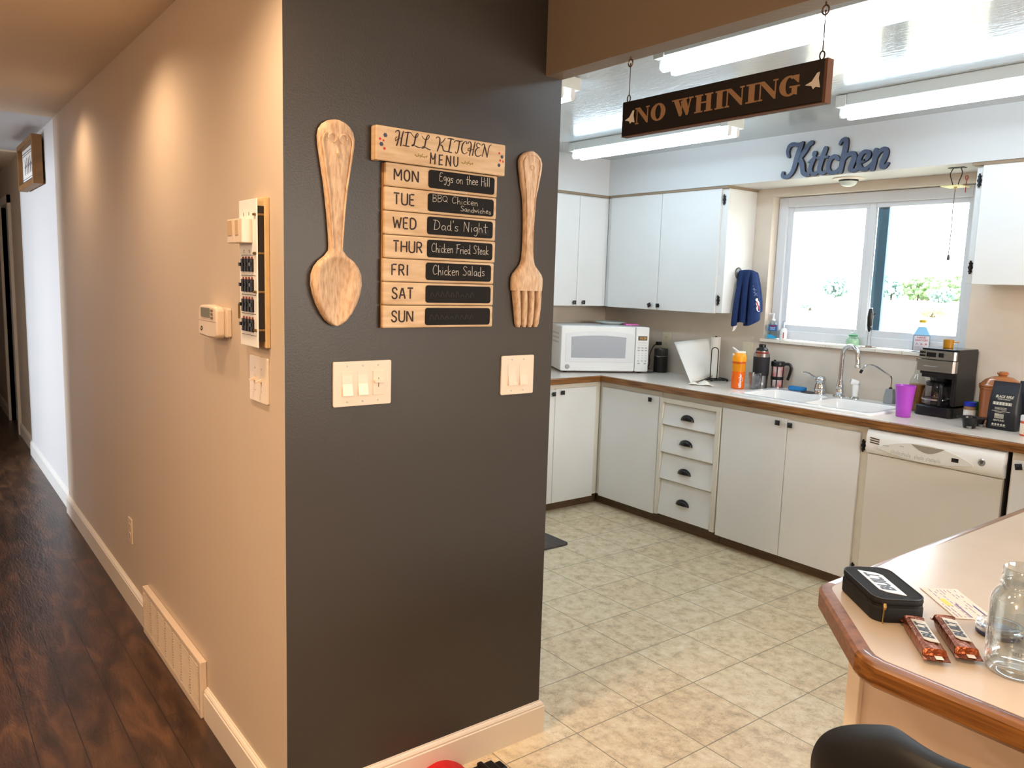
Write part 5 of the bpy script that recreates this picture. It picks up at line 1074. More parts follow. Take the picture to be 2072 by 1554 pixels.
# ================================================================ WINDOW SILL THINGS
SZ = 1.2125
def pump(parent, z, r, m):
    MB().lathe([(r,z),(r,z+0.010),(r*0.8,z+0.012),(r*0.45,z+0.014),(r*0.38,z+0.034),(r*0.5,z+0.036),(r*0.5,z+0.046),(0,z+0.047)],0,0,16).tube([(0,0,z+0.043),(-0.024,-0.006,z+0.043),(-0.029,-0.007,z+0.037)],0.004,8).build('pump', m, parent, smooth=True)
sn = thing('soap_bottle', 'clear pump bottle with a blue label at the left end of the sill', 'bottle', (-1.046, 3.628, SZ), 35)
MB().prism(rr(-0.034,0.034,-0.020,0.020,0.016,5), 0, 0.092, 'z').lathe([(0.030,0.092),(0.024,0.104),(0.013,0.112),(0.012,0.118)],0,0,20).build('body', glassy('faint_blue_gel', (240,246,248), 0.05, edge=2.5), sn)
lb = MB().box(-0.026,0.026,-0.0208,-0.0198,0.052,0.090).build('label', mat('label_blue', (30,104,176), 0.4), sn)
mb = MB(); mb.box(-0.020,0.020,-0.0213,-0.0207,0.079,0.087,1); text_mesh(mb,'hand',0.015,0,0.072,-0.0207,0); text_mesh(mb,'sanitizer',0.009,0,0.062,-0.0207,0); mb.build('label_print', [whiteplastic, mat('label_maroon', (130,30,60), 0.5)], lb)
MB().prism([(-0.030,0.004),(0.028,0.004),(0.028,0.012),(0.0,0.026),(-0.030,0.030)], -0.0208, -0.0198, 'y').build('lower_label', mat('label_cyan', (40,160,216), 0.4), sn)
pump(sn, 0.116, 0.014, whiteplastic)
lo = thing('lotion_bottle', 'small white spray bottle with a red stripe beside the clear pump bottle', 'bottle', (-0.966, 3.628, SZ), 35)
MB().lathe([(0.020,0),(0.023,0.004),(0.023,0.052),(0.019,0.066),(0.012,0.074)],0,0,22).build('body', whiteplastic, lo, smooth=True)
MB().lathe([(0.013,0.074),(0.013,0.098),(0.011,0.118),(0,0.119)],0,0,18).build('cap', glassy('cap_clear', (236,240,244), 0.05), lo, smooth=True)
MB().lathe([(0.007,0.074),(0.006,0.110),(0,0.111)],0,0,12).build('spray_head', whiteplastic, lo)
MB().box(-0.003,0.003,-0.0238,-0.022,0.010,0.048).build('stripe', mat('stripe_red', (190,40,50), 0.5), lo)
gs = thing('soap_bottle', 'round pale-green pump soap bottle behind the gooseneck faucet', 'bottle', (-0.503, 3.628, SZ), 35)
MB().lathe([(0.030,0),(0.036,0.004),(0.040,0.022),(0.036,0.042),(0.025,0.054),(0.022,0.060),(0.024,0.064),(0.012,0.068)],0,0,26).build('body', glassy('green_soap', (232,246,236), 0.05), gs, smooth=True)
MB().lathe([(0.0,0.003),(0.033,0.004),(0.037,0.022),(0.033,0.040),(0,0.042)],0,0,22).build('soap', mat('soap_green', (206,232,206), 0.3), gs, smooth=True)
MB().lathe([(0.0225,0.056),(0.026,0.059),(0.026,0.066),(0.02,0.068)],0,0,20).build('collar', mat('collar_green', (84,160,110), 0.4), gs)
pump(gs, 0.067, 0.014, glassy('pump_clear', (240,244,244), 0.05))
fr = thing('milk_frother', 'black handheld milk frother standing in its wire stand on the sill', 'frother', (-0.402, 3.62, SZ), 35)
MB().prism(rr(-0.042,0.042,-0.018,0.018,0.006,3), 0, 0.003, 'z').box(-0.018,0.018,-0.006,0.006,0.003,0.010).build('base_plate', steel, fr)
MB().tube([(-0.008,0,0.004),(-0.008,0,0.130)],0.0018,6).tube([(0.009,0,0.004),(0.009,0,0.180),(0.004,-0.014,0.182)],0.002,6).tube([(0.009,0,0.118),(0.0,-0.014,0.118)],0.002,6).build('stand_wires', chrome, fr)
MB().lathe([(0.004,0.090),(0.009,0.100),(0.014,0.130),(0.0165,0.170),(0.013,0.205),(0.009,0.222)],-0.004,-0.002,20).build('handle', blackplastic, fr, smooth=True)
MB().lathe([(0.010,0.221),(0.008,0.227),(0,0.229)],-0.004,-0.002,16).build('end_cap', steel, fr)
MB().tube([(0.010,0,0.183),(0.024,0,0.198)],0.0035,8).build('switch', blackplastic, fr)
jg = thing('sanitizer_jug', 'plastic jug of blue hand sanitizer with a yellow cap on the sill', 'bottle', (-0.113, 3.628, SZ), 28)
MB().prism(rr(-0.042,0.042,-0.026,0.026,0.010,4), 0, 0.094, 'z').build('body', glassy('jug_clear', (214,222,230), 0.1), jg)
def taper(mb, a0, b0, z0, a1, b1, z1, m=0):
    p, q_ = rr(-a0,a0,-b0,b0,min(a0,b0)*0.4,4), rr(-a1,a1,-b1,b1,min(a1,b1)*0.4,4); n_ = len(p)
    mb.add([(x,y,z0) for x,y in p]+[(x,y,z1) for x,y in q_], [(i,(i+1)%n_,n_+(i+1)%n_,n_+i) for i in range(n_)]+[tuple(range(n_))[::-1],tuple(range(n_,2*n_))], m); return mb
taper(MB(), 0.041,0.025,0.094, 0.020,0.016,0.136).build('blue_shoulder', mat('sanitizer_blue', (136,196,236), 0.3), jg, smooth=True)
taper(MB(), 0.020,0.016,0.136, 0.0155,0.0155,0.160).build('neck', glassy('neck_clear', (240,246,250), 0.05), jg)
MB().lathe([(0.0175,0.160),(0.0175,0.173),(0.015,0.175),(0,0.175)],0,0,20).build('cap', mat('cap_yellow', (206,176,24), 0.4), jg)
lb = MB().box(-0.036,0.036,-0.0268,-0.0258,0.006,0.088).build('label', mat('label_grey', (216,214,222), 0.5), jg)
mb = MB(); text_mesh(mb,'HAND',0.015,0,0.079,-0.0267,0,bold=0.0003); text_mesh(mb,'SANITIZER',0.0128,0,0.065,-0.0267,0,bold=0.0003)
for k in range(4): mb.box(-0.03,0.03,-0.0273,-0.0267,0.010+k*0.006,0.0115+k*0.006,1)
for k in range(3): mb.stroke([(-0.026+k*0.022,0.038,0.002),(-0.022+k*0.022,0.048,0.003),(-0.016+k*0.022,0.040,0.002)],-0.0273,0.0006,1 if k == 0 else 0)
mb.build('label_print', [mat('print_red', (176,50,76), 0.5), mat('print_grey', (120,120,130), 0.5)], lb)

# ================================================================ ON THE COUNTER, RIGHT OF THE SINK
cup = thing('plastic_cup', 'purple plastic cup at the right end of the sink', 'cup', (0.025, 3.215, CZ))
MB().lathe([(0,0.003),(0.031,0.0),(0.034,0.002),(0.0385,0.07),(0.0475,0.157),(0.0485,0.160),(0.0465,0.160),(0.036,0.07),(0.031,0.006),(0,0.006)],0,0,36).build('shell', mat('purple_plastic', (176,74,200), 0.35), cup, smooth=True, angle=60)
sy = thing('syrup_bottle', 'glass bottle of amber syrup behind the purple cup', 'bottle', (-0.050, 3.50, CZ))
MB().lathe([(0.036,0),(0.040,0.004),(0.041,0.145),(0.038,0.165),(0.022,0.195),(0.016,0.235),(0.0145,0.262)],0,0,28).build('glass_body', glassy('bottle_glass', (240,242,240), 0.03), sy, smooth=True)
MB().lathe([(0,0.003),(0.036,0.004),(0.038,0.010),(0.0388,0.140),(0,0.141)],0,0,26).build('syrup', mat('amber_syrup', (164,104,44), 0.3), sy, smooth=True)
MB().lathe([(0.017,0.262),(0.017,0.281),(0,0.282)],0,0,18).build('cap', mat('cap_brown', (128,92,52), 0.5), sy)
mb = MB()
for k in range(8): mb.box(-0.014,0.014,-0.0418,-0.0405,0.05+k*0.010,0.0525+k*0.010)
mb.build('label_print', mat('label_brown', (96,58,26), 0.6), sy)
cm = thing('coffee_maker', 'black and steel drip coffee maker with a glass carafe', 'coffee maker', (0.098, 3.365, CZ), -3)
MB().prism(rr(-0.097,0.093,0.0,0.222,0.02,4), 0.0, 0.052, 'z').build('base', blackplastic, cm, bevel=0.006)
MB().box(-0.085,0.092,0.135,0.224,0.052,0.21).box(0.070,0.093,0.02,0.224,0.06,0.338).build('column', blackplastic, cm, bevel=0.005)
MB().box(-0.090,0.092,0.012,0.226,0.212,0.338).build('head', blackplastic, cm, bevel=0.006)
MB().prism(rr(-0.092,0.094,0.006,0.228,0.02,4), 0.336, 0.346, 'z').build('lid', mat('gloss_black', (16,18,26), 0.12), cm, bevel=0.003)
vs = []
MB().prism([(-0.093,0.012),(-0.093,-0.002)]+[(-0.085+0.17*k/8,-0.010-0.004*math.sin(math.pi*k/8)) for k in range(9)]+[(0.092,-0.002),(0.092,0.012)],0.292,0.335,'z').build('control_strip', steel, cm)
MB().prism([(-0.099,0.020),(-0.099,-0.006)]+[(-0.09+0.176*k/8,-0.018-0.005*math.sin(math.pi*k/8)) for k in range(9)]+[(0.094,-0.006),(0.094,0.020)],0.230,0.288,'z').build('steel_brow', steel, cm)
MB().box(-0.048,-0.002,-0.0165,-0.008,0.303,0.326).box(0.012,0.036,-0.0160,-0.008,0.304,0.326).box(-0.085,-0.056,-0.0135,-0.006,0.319,0.328).box(-0.085,-0.056,-0.0135,-0.006,0.303,0.312).build('display_buttons', mat('panel_black', (18,18,22), 0.2), cm)
MB().box(-0.055,0.012,-0.0236,-0.020,0.254,0.258).build('raised_name', mat('brow_mark', (150,150,150), 0.4), cm)
MB().box(-0.080,0.075,0.014,0.16,0.196,0.231).lathe([(0.05,0.175),(0.055,0.197)],-0.01,0.082,20).build('filter_housing', blackplastic, cm, bevel=0.003)
cf = MB().lathe([(0,0.056),(0.058,0.056),(0.066,0.062),(0.068,0.085),(0.062,0.125),(0.052,0.152),(0.050,0.158)],-0.022,0.070,32,cap=False).build('carafe', glassy('carafe_glass', (226,222,224), 0.03), cm, smooth=True)
MB().lathe([(0.053,0.152),(0.054,0.170),(0.048,0.175),(0,0.176)],-0.022,0.070,28).build('carafe_lid', blackplastic, cf)
MB().tube(spline([(0.018,0.022,0.166),(0.034,0.000,0.160),(0.040,-0.008,0.120),(0.034,-0.004,0.070),(0.022,0.012,0.062)],4),0.010,10).build('carafe_handle', blackplastic, cf, smooth=True)
MB().lathe([(0.0685,0.080),(0.0690,0.084),(0.0685,0.088)],-0.022,0.070,30,cap=False).build('steel_band', steel, cf)
sc_ = thing('measuring_scoop', 'amber plastic scoop sitting on top of the coffee maker', 'scoop', (0.090, 3.49, CZ+0.346), 30)
MB().lathe([(0,0.002),(0.022,0),(0.024,0.002),(0.025,0.044),(0.0235,0.044),(0.0225,0.004),(0,0.004)],0,0,24).tube([(0.022,0,0.030),(0.048,0,0.032)],0.0035,8).build('cup', mat('amber_plastic', (186,128,24), 0.25), sc_, smooth=True)
sj = thing('spice_jar', 'small jar with a blue lid beside the coffee maker', 'jar', (0.262, 3.395, CZ), 30)
MB().lathe([(0.022,0),(0.0265,0.004),(0.0265,0.072),(0.024,0.076)],0,0,24).build('body', mat('spice_brown', (150,108,72), 0.4), sj, smooth=True)
MB().lathe([(0.0268,0.014),(0.0270,0.058)],0,0,24,cap=False).build('label', mat('label_white', (228,222,214), 0.6), sj)
MB().box(-0.012,0.014,-0.0280,-0.0262,0.017,0.030).build('label_block', mat('label_red', (170,56,36), 0.6), sj)
MB().lathe([(0.0272,0.076),(0.0275,0.080),(0.0270,0.094),(0.025,0.096),(0,0.096)],0,0,24).build('lid', mat('lid_blue', (24,48,176), 0.35), sj)
gj = thing('spice_jar', 'slim green-topped bottle behind the blue-lidded jar', 'jar', (0.258, 3.462, CZ))
MB().lathe([(0.019,0),(0.021,0.003),(0.021,0.052)],0,0,20).build('body', mat('pale_green_plastic', (150,170,140), 0.35), gj)
MB().lathe([(0.0215,0.052),(0.0215,0.092),(0.019,0.094),(0,0.094)],0,0,20).build('lid', mat('lid_green', (26,120,66), 0.35), gj)
def basket(name, lab, x, y, rz, k=1.0):
    t = thing(name, lab, 'filter basket', (x, y, CZ), rz)
    def poly(s_, sq): return [(s_*k*math.cos(a)*(1+sq*math.cos(4*a)), s_*k*math.sin(a)*(1+sq*math.cos(4*a))) for a in [2*math.pi*i/24 for i in range(24)]]
    vs = []; rings = [(0.022,0.0,0),(0.024,0.002,0),(0.030,0.040,0.02),(0.046,0.043,0.08),(0.047,0.048,0.08),(0.029,0.046,0.02),(0.026,0.030,0),(0.020,0.006,0)]
    for s_, z, sq in rings: vs += [(a, b, z*k) for a, b in poly(s_, sq)]
    fs = [(i*24+j, i*24+(j+1)%24, (i+1)*24+(j+1)%24, (i+1)*24+j) for i in range(len(rings)-1) for j in range(24)] + [tuple(range(24))[::-1], tuple(7*24+j for j in range(24))]
    MB().add(vs, fs).build('basket', blackplastic, t, smooth=True, angle=50)
    MB().lathe([(0.010,0.0),(0.0105,0.012)],0.0,-0.024*k,12).build('spout', mat('spout_grey', (120,120,122), 0.4), t)
basket('filter_basket', 'black coffee filter basket in front of the spice jar, nearest the counter edge', 0.352, 3.185, 20, 1.1)
basket('filter_basket', 'second black filter basket tucked behind the nearer one', 0.352, 3.285, 50, 0.85)
cn = thing('ceramic_canister', 'terracotta lidded canister behind the black coffee bag', 'canister', (0.372, 3.452, CZ))
terra = mat('terracotta_glaze', (176,106,58), 0.25, noise=(5,0.15), coat=0.5)
MB().lathe([(0.078,0),(0.083,0.004),(0.085,0.02),(0.089,0.10),(0.090,0.168),(0.094,0.170),(0.095,0.178),(0.091,0.181)],0,0,40).build('pot', terra, cn, smooth=True)
lo_ = MB().lathe([(0.092,0.181),(0.096,0.184),(0.095,0.191),(0.088,0.195),(0.072,0.214),(0.045,0.229),(0.020,0.234),(0.016,0.238)],0,0,40).build('lid', terra, cn, smooth=True)
MB().lathe([(0.016,0.236),(0.024,0.242),(0.025,0.250),(0.020,0.256),(0,0.258)],0,0,24).build('lid_knob', terra, lo_, smooth=True)
def coffee_bag(lab, x, y, rz, w, h, printed):
    t = thing('coffee_bag', lab, 'coffee bag', (x, y, CZ), rz)
    bagm = MATS.get('bag_black') or mat('bag_black', (33,36,44), 0.45, bump=(14,0.3,0.01))
    vs = []; rings = [(w/2*0.97,0.034,0.0),(w/2,0.036,0.004),(w/2,0.037,0.06),(w/2*0.97,0.034,0.12),(w/2*0.93,0.022,0.17),(w/2*0.90,0.010,0.20),(w/2*0.89,0.004,h-0.008),(w/2*0.89,0.003,h)]
    n_ = 28
    for a, b, z in rings:
        for i in range(n_):
            t_ = 2*math.pi*i/n_; c, s_ = math.cos(t_), math.sin(t_); e = 0.35
            vs.append((a*math.copysign(abs(c)**e, c), b*math.copysign(abs(s_)**0.5, s_), z))
    fs = [(i*n_+j, i*n_+(j+1)%n_, (i+1)*n_+(j+1)%n_, (i+1)*n_+j) for i in range(len(rings)-1) for j in range(n_)] + [tuple(range(n_))[::-1], tuple((len(rings)-1)*n_+j for j in range(n_))]
    bg_ = MB().add(vs, fs).build('pouch', bagm, t, smooth=True, angle=60)
    if printed:
        # print follows the leaning front face
        def fy(z):
            for (a,b,z0),(a2,b2,z1) in zip(rings, rings[1:]):
                if z0 <= z <= z1: return -(b+(b2-b)*(z-z0)/(z1-z0))
            return -0.004
        mb = MB()
        text_mesh(mb,'BLACK RIFLE',0.0165,0.004,0.155,0,0,0,0.0006,0.25,sx=0.80); text_mesh(mb,'COFFEE COMPANY',0.0075,0.004,0.143,0,0,0,0.0002,0.1,sx=0.85)
        def bar(x0,x1,z0,z1,m=0): mb.add([(x0,0,z0),(x1,0,z0),(x1,0,z1),(x0,0,z1)],[(0,1,2,3)],m)
        for k in range(5): bar(-0.040,0.042,0.1165+k*0.0030,0.1180+k*0.0030)
        for k in range(6): bar(-0.036+k*0.013,-0.030+k*0.013,0.118,0.129)
        bar(-0.028,0.022,0.104,0.105); bar(-0.028,0.022,0.0935,0.0945); bar(-0.028,-0.027,0.0935,0.105); bar(0.021,0.022,0.0935,0.105)
        text_mesh(mb,'DARK ROAST',0.0075,-0.003,0.0995,0,0,0,0.0002)
        bar(-0.040,0.038,0.0865,0.0885); bar(-0.026,0.016,0.0815,0.0830)
        for k in range(7): bar(-0.026 if k < 3 else -0.026,0.014,0.054+k*0.0031,0.0560+k*0.0031)
        bar(-0.026,-0.008,0.066,0.076)
        text_mesh(mb,'GROUND',0.011,-0.006,0.044,0,0,0,0.0004)
        for k in range(5): mb.add([(-0.030+k*0.0122+0.005*math.cos(a),0,0.0245+0.005*math.sin(a)) for a in [2*math.pi*i/12 for i in range(12)]],[tuple(range(12))])
        bar(-0.038,0.028,0.0165,0.0178)
        mb.v = [(x_, fy(z)-0.0012, z) for x_, y_, z in mb.v]
        mb.build('bag_print', mat('print_cream', (206,202,186), 0.6), bg_)
    return t
coffee_bag('black printed coffee bag standing in front of the canister', 0.452, 3.300, -2, 0.132, 0.224, True)
coffee_bag('second black coffee bag half hidden behind the printed one', 0.535, 3.405, 4, 0.150, 0.226, False)
pb_ = thing('pill_bottle', 'orange-and-white pill bottle at the right photo edge of the counter', 'bottle', (0.583, 3.215, CZ), 35)
MB().lathe([(0.026,0),(0.029,0.003),(0.029,0.064),(0.027,0.067)],0,0,24).build('body', mat('pill_orange', (214,84,40), 0.3), pb_, smooth=True)
MB().lathe([(0.0293,0.008),(0.0295,0.056)],0,0,24,cap=False).build('label', mat('label_cream', (240,224,206), 0.6), pb_)
MB().lathe([(0.0295,0.067),(0.0305,0.070),(0.0305,0.090),(0.028,0.092),(0,0.092)],0,0,24).build('cap', whiteplastic, pb_)
wraptext(pb_, 'Rx only', 0.012, 0.0298, 0.044, -0.1, mat('print_red_orange', (200,90,60), 0.5), bold=0.0003); wraptext(pb_, 'Caution', 0.012, 0.0298, 0.030, -0.1, ink, bold=0.0003); wraptext(pb_, 'take daily', 0.010, 0.0298, 0.016, -0.1, ink, name='small_print')

# ================================================================ TOWEL ON ITS HOOK
hk = thing('towel_hook', 'round grey wall hook on the side of the upper cabinet', 'hook', (-1.2095, 3.455, 1.622), 90)
MB().lathe([(0.034,0.0005),(0.035,0.004),(0.030,0.009),(0.012,0.012)],0,0,26,axis='y').tube([(0,-0.010,0),(0.003,-0.020,0.000),(0.005,-0.030,-0.004)],0.005,8).build('disc', mat('hook_grey', (112,112,114), 0.3, metal=0.5), hk, smooth=True)
tw = thing('hand_towel', 'navy blue hand towel with an embroidered snowman hanging from the hook', 'towel', (-1.2095, 3.455, 1.622), 90)
navy = mat('navy_terry', (30,54,104), 0.95, bump=(420,0.8,0.003), noise=(90,0.35))
RD = lambda r, d: (r*0.79+d*0.61, -r*0.61+d*0.79)       # along / across the towel's broad face
bot = [(-.038,-.055),(-.032,-.082),(-.008,-.088),(.000,-.034),(.006,-.028),(.012,-.088),(.034,-.098),(.041,-.092),(.045,-.030),(.049,-.036),(.054,-.112),(.072,-.122),(.106,-.118),(.130,-.102),(.136,-.064),(.141,-.052),(.158,-.046),(.163,-.020)]
zb_ = [-.338,-.336,-.328,-.318,-.312,-.306,-.312,-.322,-.332,-.332,-.330,-.318,-.302,-.288,-.272,-.244,-.238,-.236]
n_ = len(bot); nz = 16
def towel_rd(i, b):
    u = i/(n_-1); e = 1-(1-b)**1.7
    r0, d0 = 0.002+0.112*u, -0.040-0.034*math.sin(math.pi*min(1, u*1.05))
    return r0+(bot[i][0]-r0)*e, d0+(bot[i][1]-d0)*e
vs = []
for j in range(nz+1):
    b = j/nz
    for i in range(n_):
        u = i/(n_-1); r, d = towel_rd(i, b); zt = 0.004+0.016*math.sin(math.pi*min(1, 0.15+u*0.8))
        vs.append(RD(r, d)+(zt+(zb_[i]-zt)*b,))
fs = [(j*n_+i, j*n_+i+1, (j+1)*n_+i+1, (j+1)*n_+i) for j in range(nz) for i in range(n_-1)]
k0 = len(vs)
for i in range(n_):                                       # fold over the hook, then hang down behind
    x, y, z = vs[i]; vs.append((x, y+min(0.030, -y-0.016), z+0.004))
for i in range(n_):
    x, y, z = vs[k0+i]; vs.append((x, y+0.004, z-0.10))
for i in range(n_-1):
    fs.append((i+1, i, k0+i, k0+i+1)); fs.append((k0+i+1, k0+i, k0+n_+i, k0+n_+i+1))
two = MB().add(vs, fs).build('cloth', navy, tw, smooth=True, angle=80)
m_ = two.modifiers.new('sub','SUBSURF'); m_.levels = 1; m_.render_levels = 2
m_ = two.modifiers.new('thick','SOLIDIFY'); m_.thickness = 0.004; m_.offset = 0
def on_towel(mb, lift):
    """lay a drawing made in (r, z) on the cloth's broad front panel"""
    out = []
    for r, y, z in mb.v:
        b = min(1, max(0, -z/0.31)); best = None
        pts = [towel_rd(i, b) for i in range(9, 15)]
        d = pts[0][1]
        for (r0, d0), (r1, d1) in zip(pts, pts[1:]):
            if r0 <= r <= r1: d = d0+(d1-d0)*(r-r0)/(r1-r0 or 1)
        if r > pts[-1][0]: d = pts[-1][1]
        x2, y2 = RD(r, d-lift+y); out.append((x2, y2, z))
    mb.v = out; return mb
mb = MB()
def blob(cx, cz, rx, rz, y, m):
    mb.prism([(cx+rx*math.cos(2*math.pi*k/20), cz+rz*math.sin(2*math.pi*k/20)) for k in range(20)], y, y+0.002, 'y', m)
blob(0.113,-0.215,0.017,0.022,0,0); blob(0.105,-0.186,0.013,0.016,-0.0004,0); blob(0.098,-0.163,0.009,0.010,-0.0008,0)
mb.stroke([(0.098,-0.178,0.008),(0.106,-0.198,0.009),(0.117,-0.222,0.007)],-0.0015,0.001,1).stroke([(0.090,-0.155,0.006),(0.097,-0.151,0.006),(0.106,-0.153,0.005)],-0.0015,0.001,2)
for a, b in ((0.100,-0.184),(0.106,-0.197),(0.112,-0.210)): blob(a, b, 0.0022, 0.0022, -0.002, 2)
on_towel(mb, 0.005).build('snowman_patch', [mat('patch_white', (236,234,236), 0.9), mat('patch_red', (196,66,76), 0.9), mat('patch_black', (24,24,30), 0.9)], two)
mb = MB()
for st in ([(0.072,-0.082),(0.082,-0.074),(0.092,-0.084)],[(0.072,-0.100),(0.080,-0.092),(0.078,-0.106),(0.086,-0.098)],[(0.088,-0.108),(0.098,-0.094),(0.106,-0.104),(0.102,-0.122),(0.090,-0.126)],[(0.076,-0.122),(0.084,-0.114),(0.086,-0.130)],[(0.080,-0.140),(0.090,-0.132),(0.102,-0.136)]):
    mb.stroke([(a, b, 0.0018) for a, b in st], 0, 0.002, 0, smooth=4)
on_towel(mb, 0.004).build('embroidery', mat('thread_silver', (150,162,190), 0.8), two)
mb = MB().prism([(-0.026,-0.320),(-0.004,-0.318),(-0.008,-0.340),(-0.020,-0.360),(-0.034,-0.368),(-0.030,-0.352)], -0.076, -0.074, 'y')
mb.v = [RD(x, y)+(z,) for x, y, z in mb.v]; mb.build('white_tag', mat('tag_white', (226,222,214), 0.7), tw)

# ================================================================ PENINSULA THINGS
PZ = 0.9105
pc_ = thing('zip_case', 'black zippered pouch with a white lettered patch on the peninsula', 'case', (1.190, 0.757, PZ), -38.8)
MB().prism(rr(-0.088,0.088,-0.050,0.050,0.026,6), 0.0, 0.030, 'z').build('lower_shell', blackcloth, pc_, bevel=0.004, seg=3)
MB().prism(rr(-0.0875,0.0875,-0.0495,0.0495,0.0255,6), 0.033, 0.046, 'z').build('lid_shell', blackcloth, pc_, bevel=0.005, seg=3)
MB().prism(rr(-0.0865,0.0865,-0.0485,0.0485,0.0245,6), 0.029, 0.034, 'z').build('zipper', mat('zip_tape', (12,12,13), 0.5), pc_)
path = rr(-0.086,0.086,-0.048,0.048,0.025,6); path = path+[path[0]]
MB().tube([(x, y, 0.0455) for x, y in path], 0.0016, 6).build('piping', mat('piping_black', (26,26,30), 0.5), pc_)
lb = MB().prism([(-0.066,-0.022),(0.036,-0.022),(0.050,-0.012),(0.066,0.018),(-0.040,0.018),(-0.052,0.010)][::1], 0.0458, 0.0470, 'z').build('patch', mat('patch_white_vinyl', (222,228,238), 0.3), pc_)
mb = MB(); text_mesh(mb, 'BUILT', 0.034, 0, 0, 0.0, 0, 0, 0.0014, 0.28, sx=1.02, flat=True); mb.v = [(-x, -y-0.002, 0.0473) for x, y, z in mb.v]
mb.build('patch_lettering', mat('patch_ink', (24,24,34), 0.4), lb)
zp = MB().tube([(0.080,-0.030,0.034),(0.089,-0.033,0.036),(0.092,-0.034,0.033),(0.089,-0.033,0.029)], 0.0034, 8).prism([(0.082,0.001),(0.093,0.001),(0.092,0.030),(0.083,0.030)], -0.0505, -0.0490, 'y')
zp.v = zp.v[:32] + [((x-0.0875)*0.75+0.0905, (y+0.05)*1-0.0345+(x-0.0875)*-0.6, z) for x, y, z in zp.v[32:]]
zp.build('zip_pull', mat('brass_pull', (206,178,120), 0.25, metal=0.9), pc_)
foil = mat('copper_foil', (160,88,58), 0.22, metal=0.85, bump=(55,0.7,0.004), noise=(30,0.35))
def bar_(lab, x, y, rz):
    t = thing('snack_bar', lab, 'snack bar', (x, y, PZ), rz, 'wrapped snack bars on the peninsula')
    vs = []; n_ = 12; secs = [(-0.082,0.021,0.0015,0.010),(-0.071,0.021,0.0022,0.011),(-0.066,0.019,0.016,0.010),(-0.058,0.018,0.024,0.0),(-0.02,0.0185,0.026,0),(0.025,0.0185,0.026,0),(0.056,0.018,0.024,0.0),(0.064,0.019,0.015,0.008),(0.069,0.021,0.0022,0.010),(0.081,0.021,0.0015,0.008)]
    for sx_, w, hgt, lift in secs:
        for k in range(n_):
            a = 2*math.pi*k/n_; c, s_ = math.cos(a), math.sin(a)
            yy = w*math.copysign(abs(c)**0.55, c); zz = lift+hgt/2+hgt/2*math.copysign(abs(s_)**0.55, s_)
            vs.append((sx_+(0.002*math.cos(k*3) if abs(sx_) > 0.08 else 0), yy, max(zz, 0.0002)))
    fs = [(i*n_+j, i*n_+(j+1)%n_, (i+1)*n_+(j+1)%n_, (i+1)*n_+j) for i in range(len(secs)-1) for j in range(n_)] + [tuple(range(n_))[::-1], tuple((len(secs)-1)*n_+j for j in range(n_))]
    w_ = MB().add(vs, fs).build('wrapper', foil, t, smooth=True, angle=40)
    l_ = MB().prism([(-0.050,-0.010),(0.034,-0.010),(0.042,-0.004),(0.046,0.0125),(-0.042,0.0125),(-0.047,0.006)], 0.0255, 0.0268, 'z').build('label', mat('bar_label', (206,196,180), 0.3, metal=0.2) if 'bar_label' not in MATS else MATS['bar_label'], t)
    mb = MB(); text_mesh(mb, 'BUILT', 0.0225, 0, 0, 0, 0, 0, 0.0011, 0.28, sx=1.1, flat=True); mb.v = [(-x, -y+0.001, 0.0271) for x, y, z in mb.v]
    mb.build('label_lettering', MATS['patch_ink'], l_)
    MB().box(0.0695,0.0808,-0.002,0.010,0.0115,0.0128).build('end_sticker', whiteplastic, t)
    return t
bar_('copper-foil wrapped snack bar touching the black pouch', 1.326, 0.646, -50)
bar_('copper-foil wrapped snack bar beside the lid, right of the other bar', 1.356, 0.700, -51)
rc = thing('receipt', 'pale printed slip of paper lying behind the black pouch', 'paper', (1.2755, 0.897, PZ), -41)
MB().box(-0.078,0.078,-0.038,0.038,0.0003,0.0008).build('sheet', mat('slip_paper', (240,222,212), 0.7), rc)
mb = MB(); q = random.Random(5)
for k in range(9):
    y = -0.031+k*0.0075; x = -0.070
    while x < 0.066:
        w = q.uniform(0.006,0.026)
        if q.random() < 0.72: mb.box(x, min(x+w,0.070), y-0.0011, y+0.0011, 0.0008, 0.0010)
        x += w+0.005
mb.box(0.005,0.070,-0.006,-0.003,0.0008,0.0011,1).box(-0.02,0.015,-0.026,-0.014,0.0008,0.00105,2).box(0.012,0.055,0.026,0.030,0.0008,0.0011,1)
mb.build('slip_print', [mat('slip_ink', (166,156,176), 0.8), mat('slip_violet', (110,104,150), 0.8), mat('slip_yellow', (236,216,120), 0.8)], rc)
ld = thing('jar_lid', 'clear ribbed jar lid with a dark seal, half behind the glass jar', 'lid', (1.386, 0.812, PZ))
MB().lathe([(0.036,0.0),(0.038,0.002),(0.038,0.006),(0.036,0.007),(0.030,0.007),(0.029,0.004),(0.029,0.0)],0,0,32,cap=False).build('seal', mat('navy_seal', (44,44,74), 0.4), ld)
MB().lathe([(0.037,0.008),(0.0395,0.010),(0.0395,0.018),(0.036,0.021),(0.030,0.020),(0.028,0.012),(0,0.011)],0,0,36).build('rim', glassy('lid_clear', (232,234,236), 0.08, refl=2.5, edge=1.6), ld, smooth=True, angle=60)
MB().lathe([(0.014,0.0125),(0.016,0.0145),(0.014,0.016),(0,0.015)],0,0,24).build('button', mat('lid_blue_grey', (120,140,170), 0.3), ld, smooth=True)
jr = thing('mason_jar', 'empty clear mason jar on the peninsula at the right photo edge', 'jar', (1.464, 0.680, PZ), 35)
jarglass = glassy('jar_glass', (240,244,245), 0.01, refl=2.2, edge=2.0)
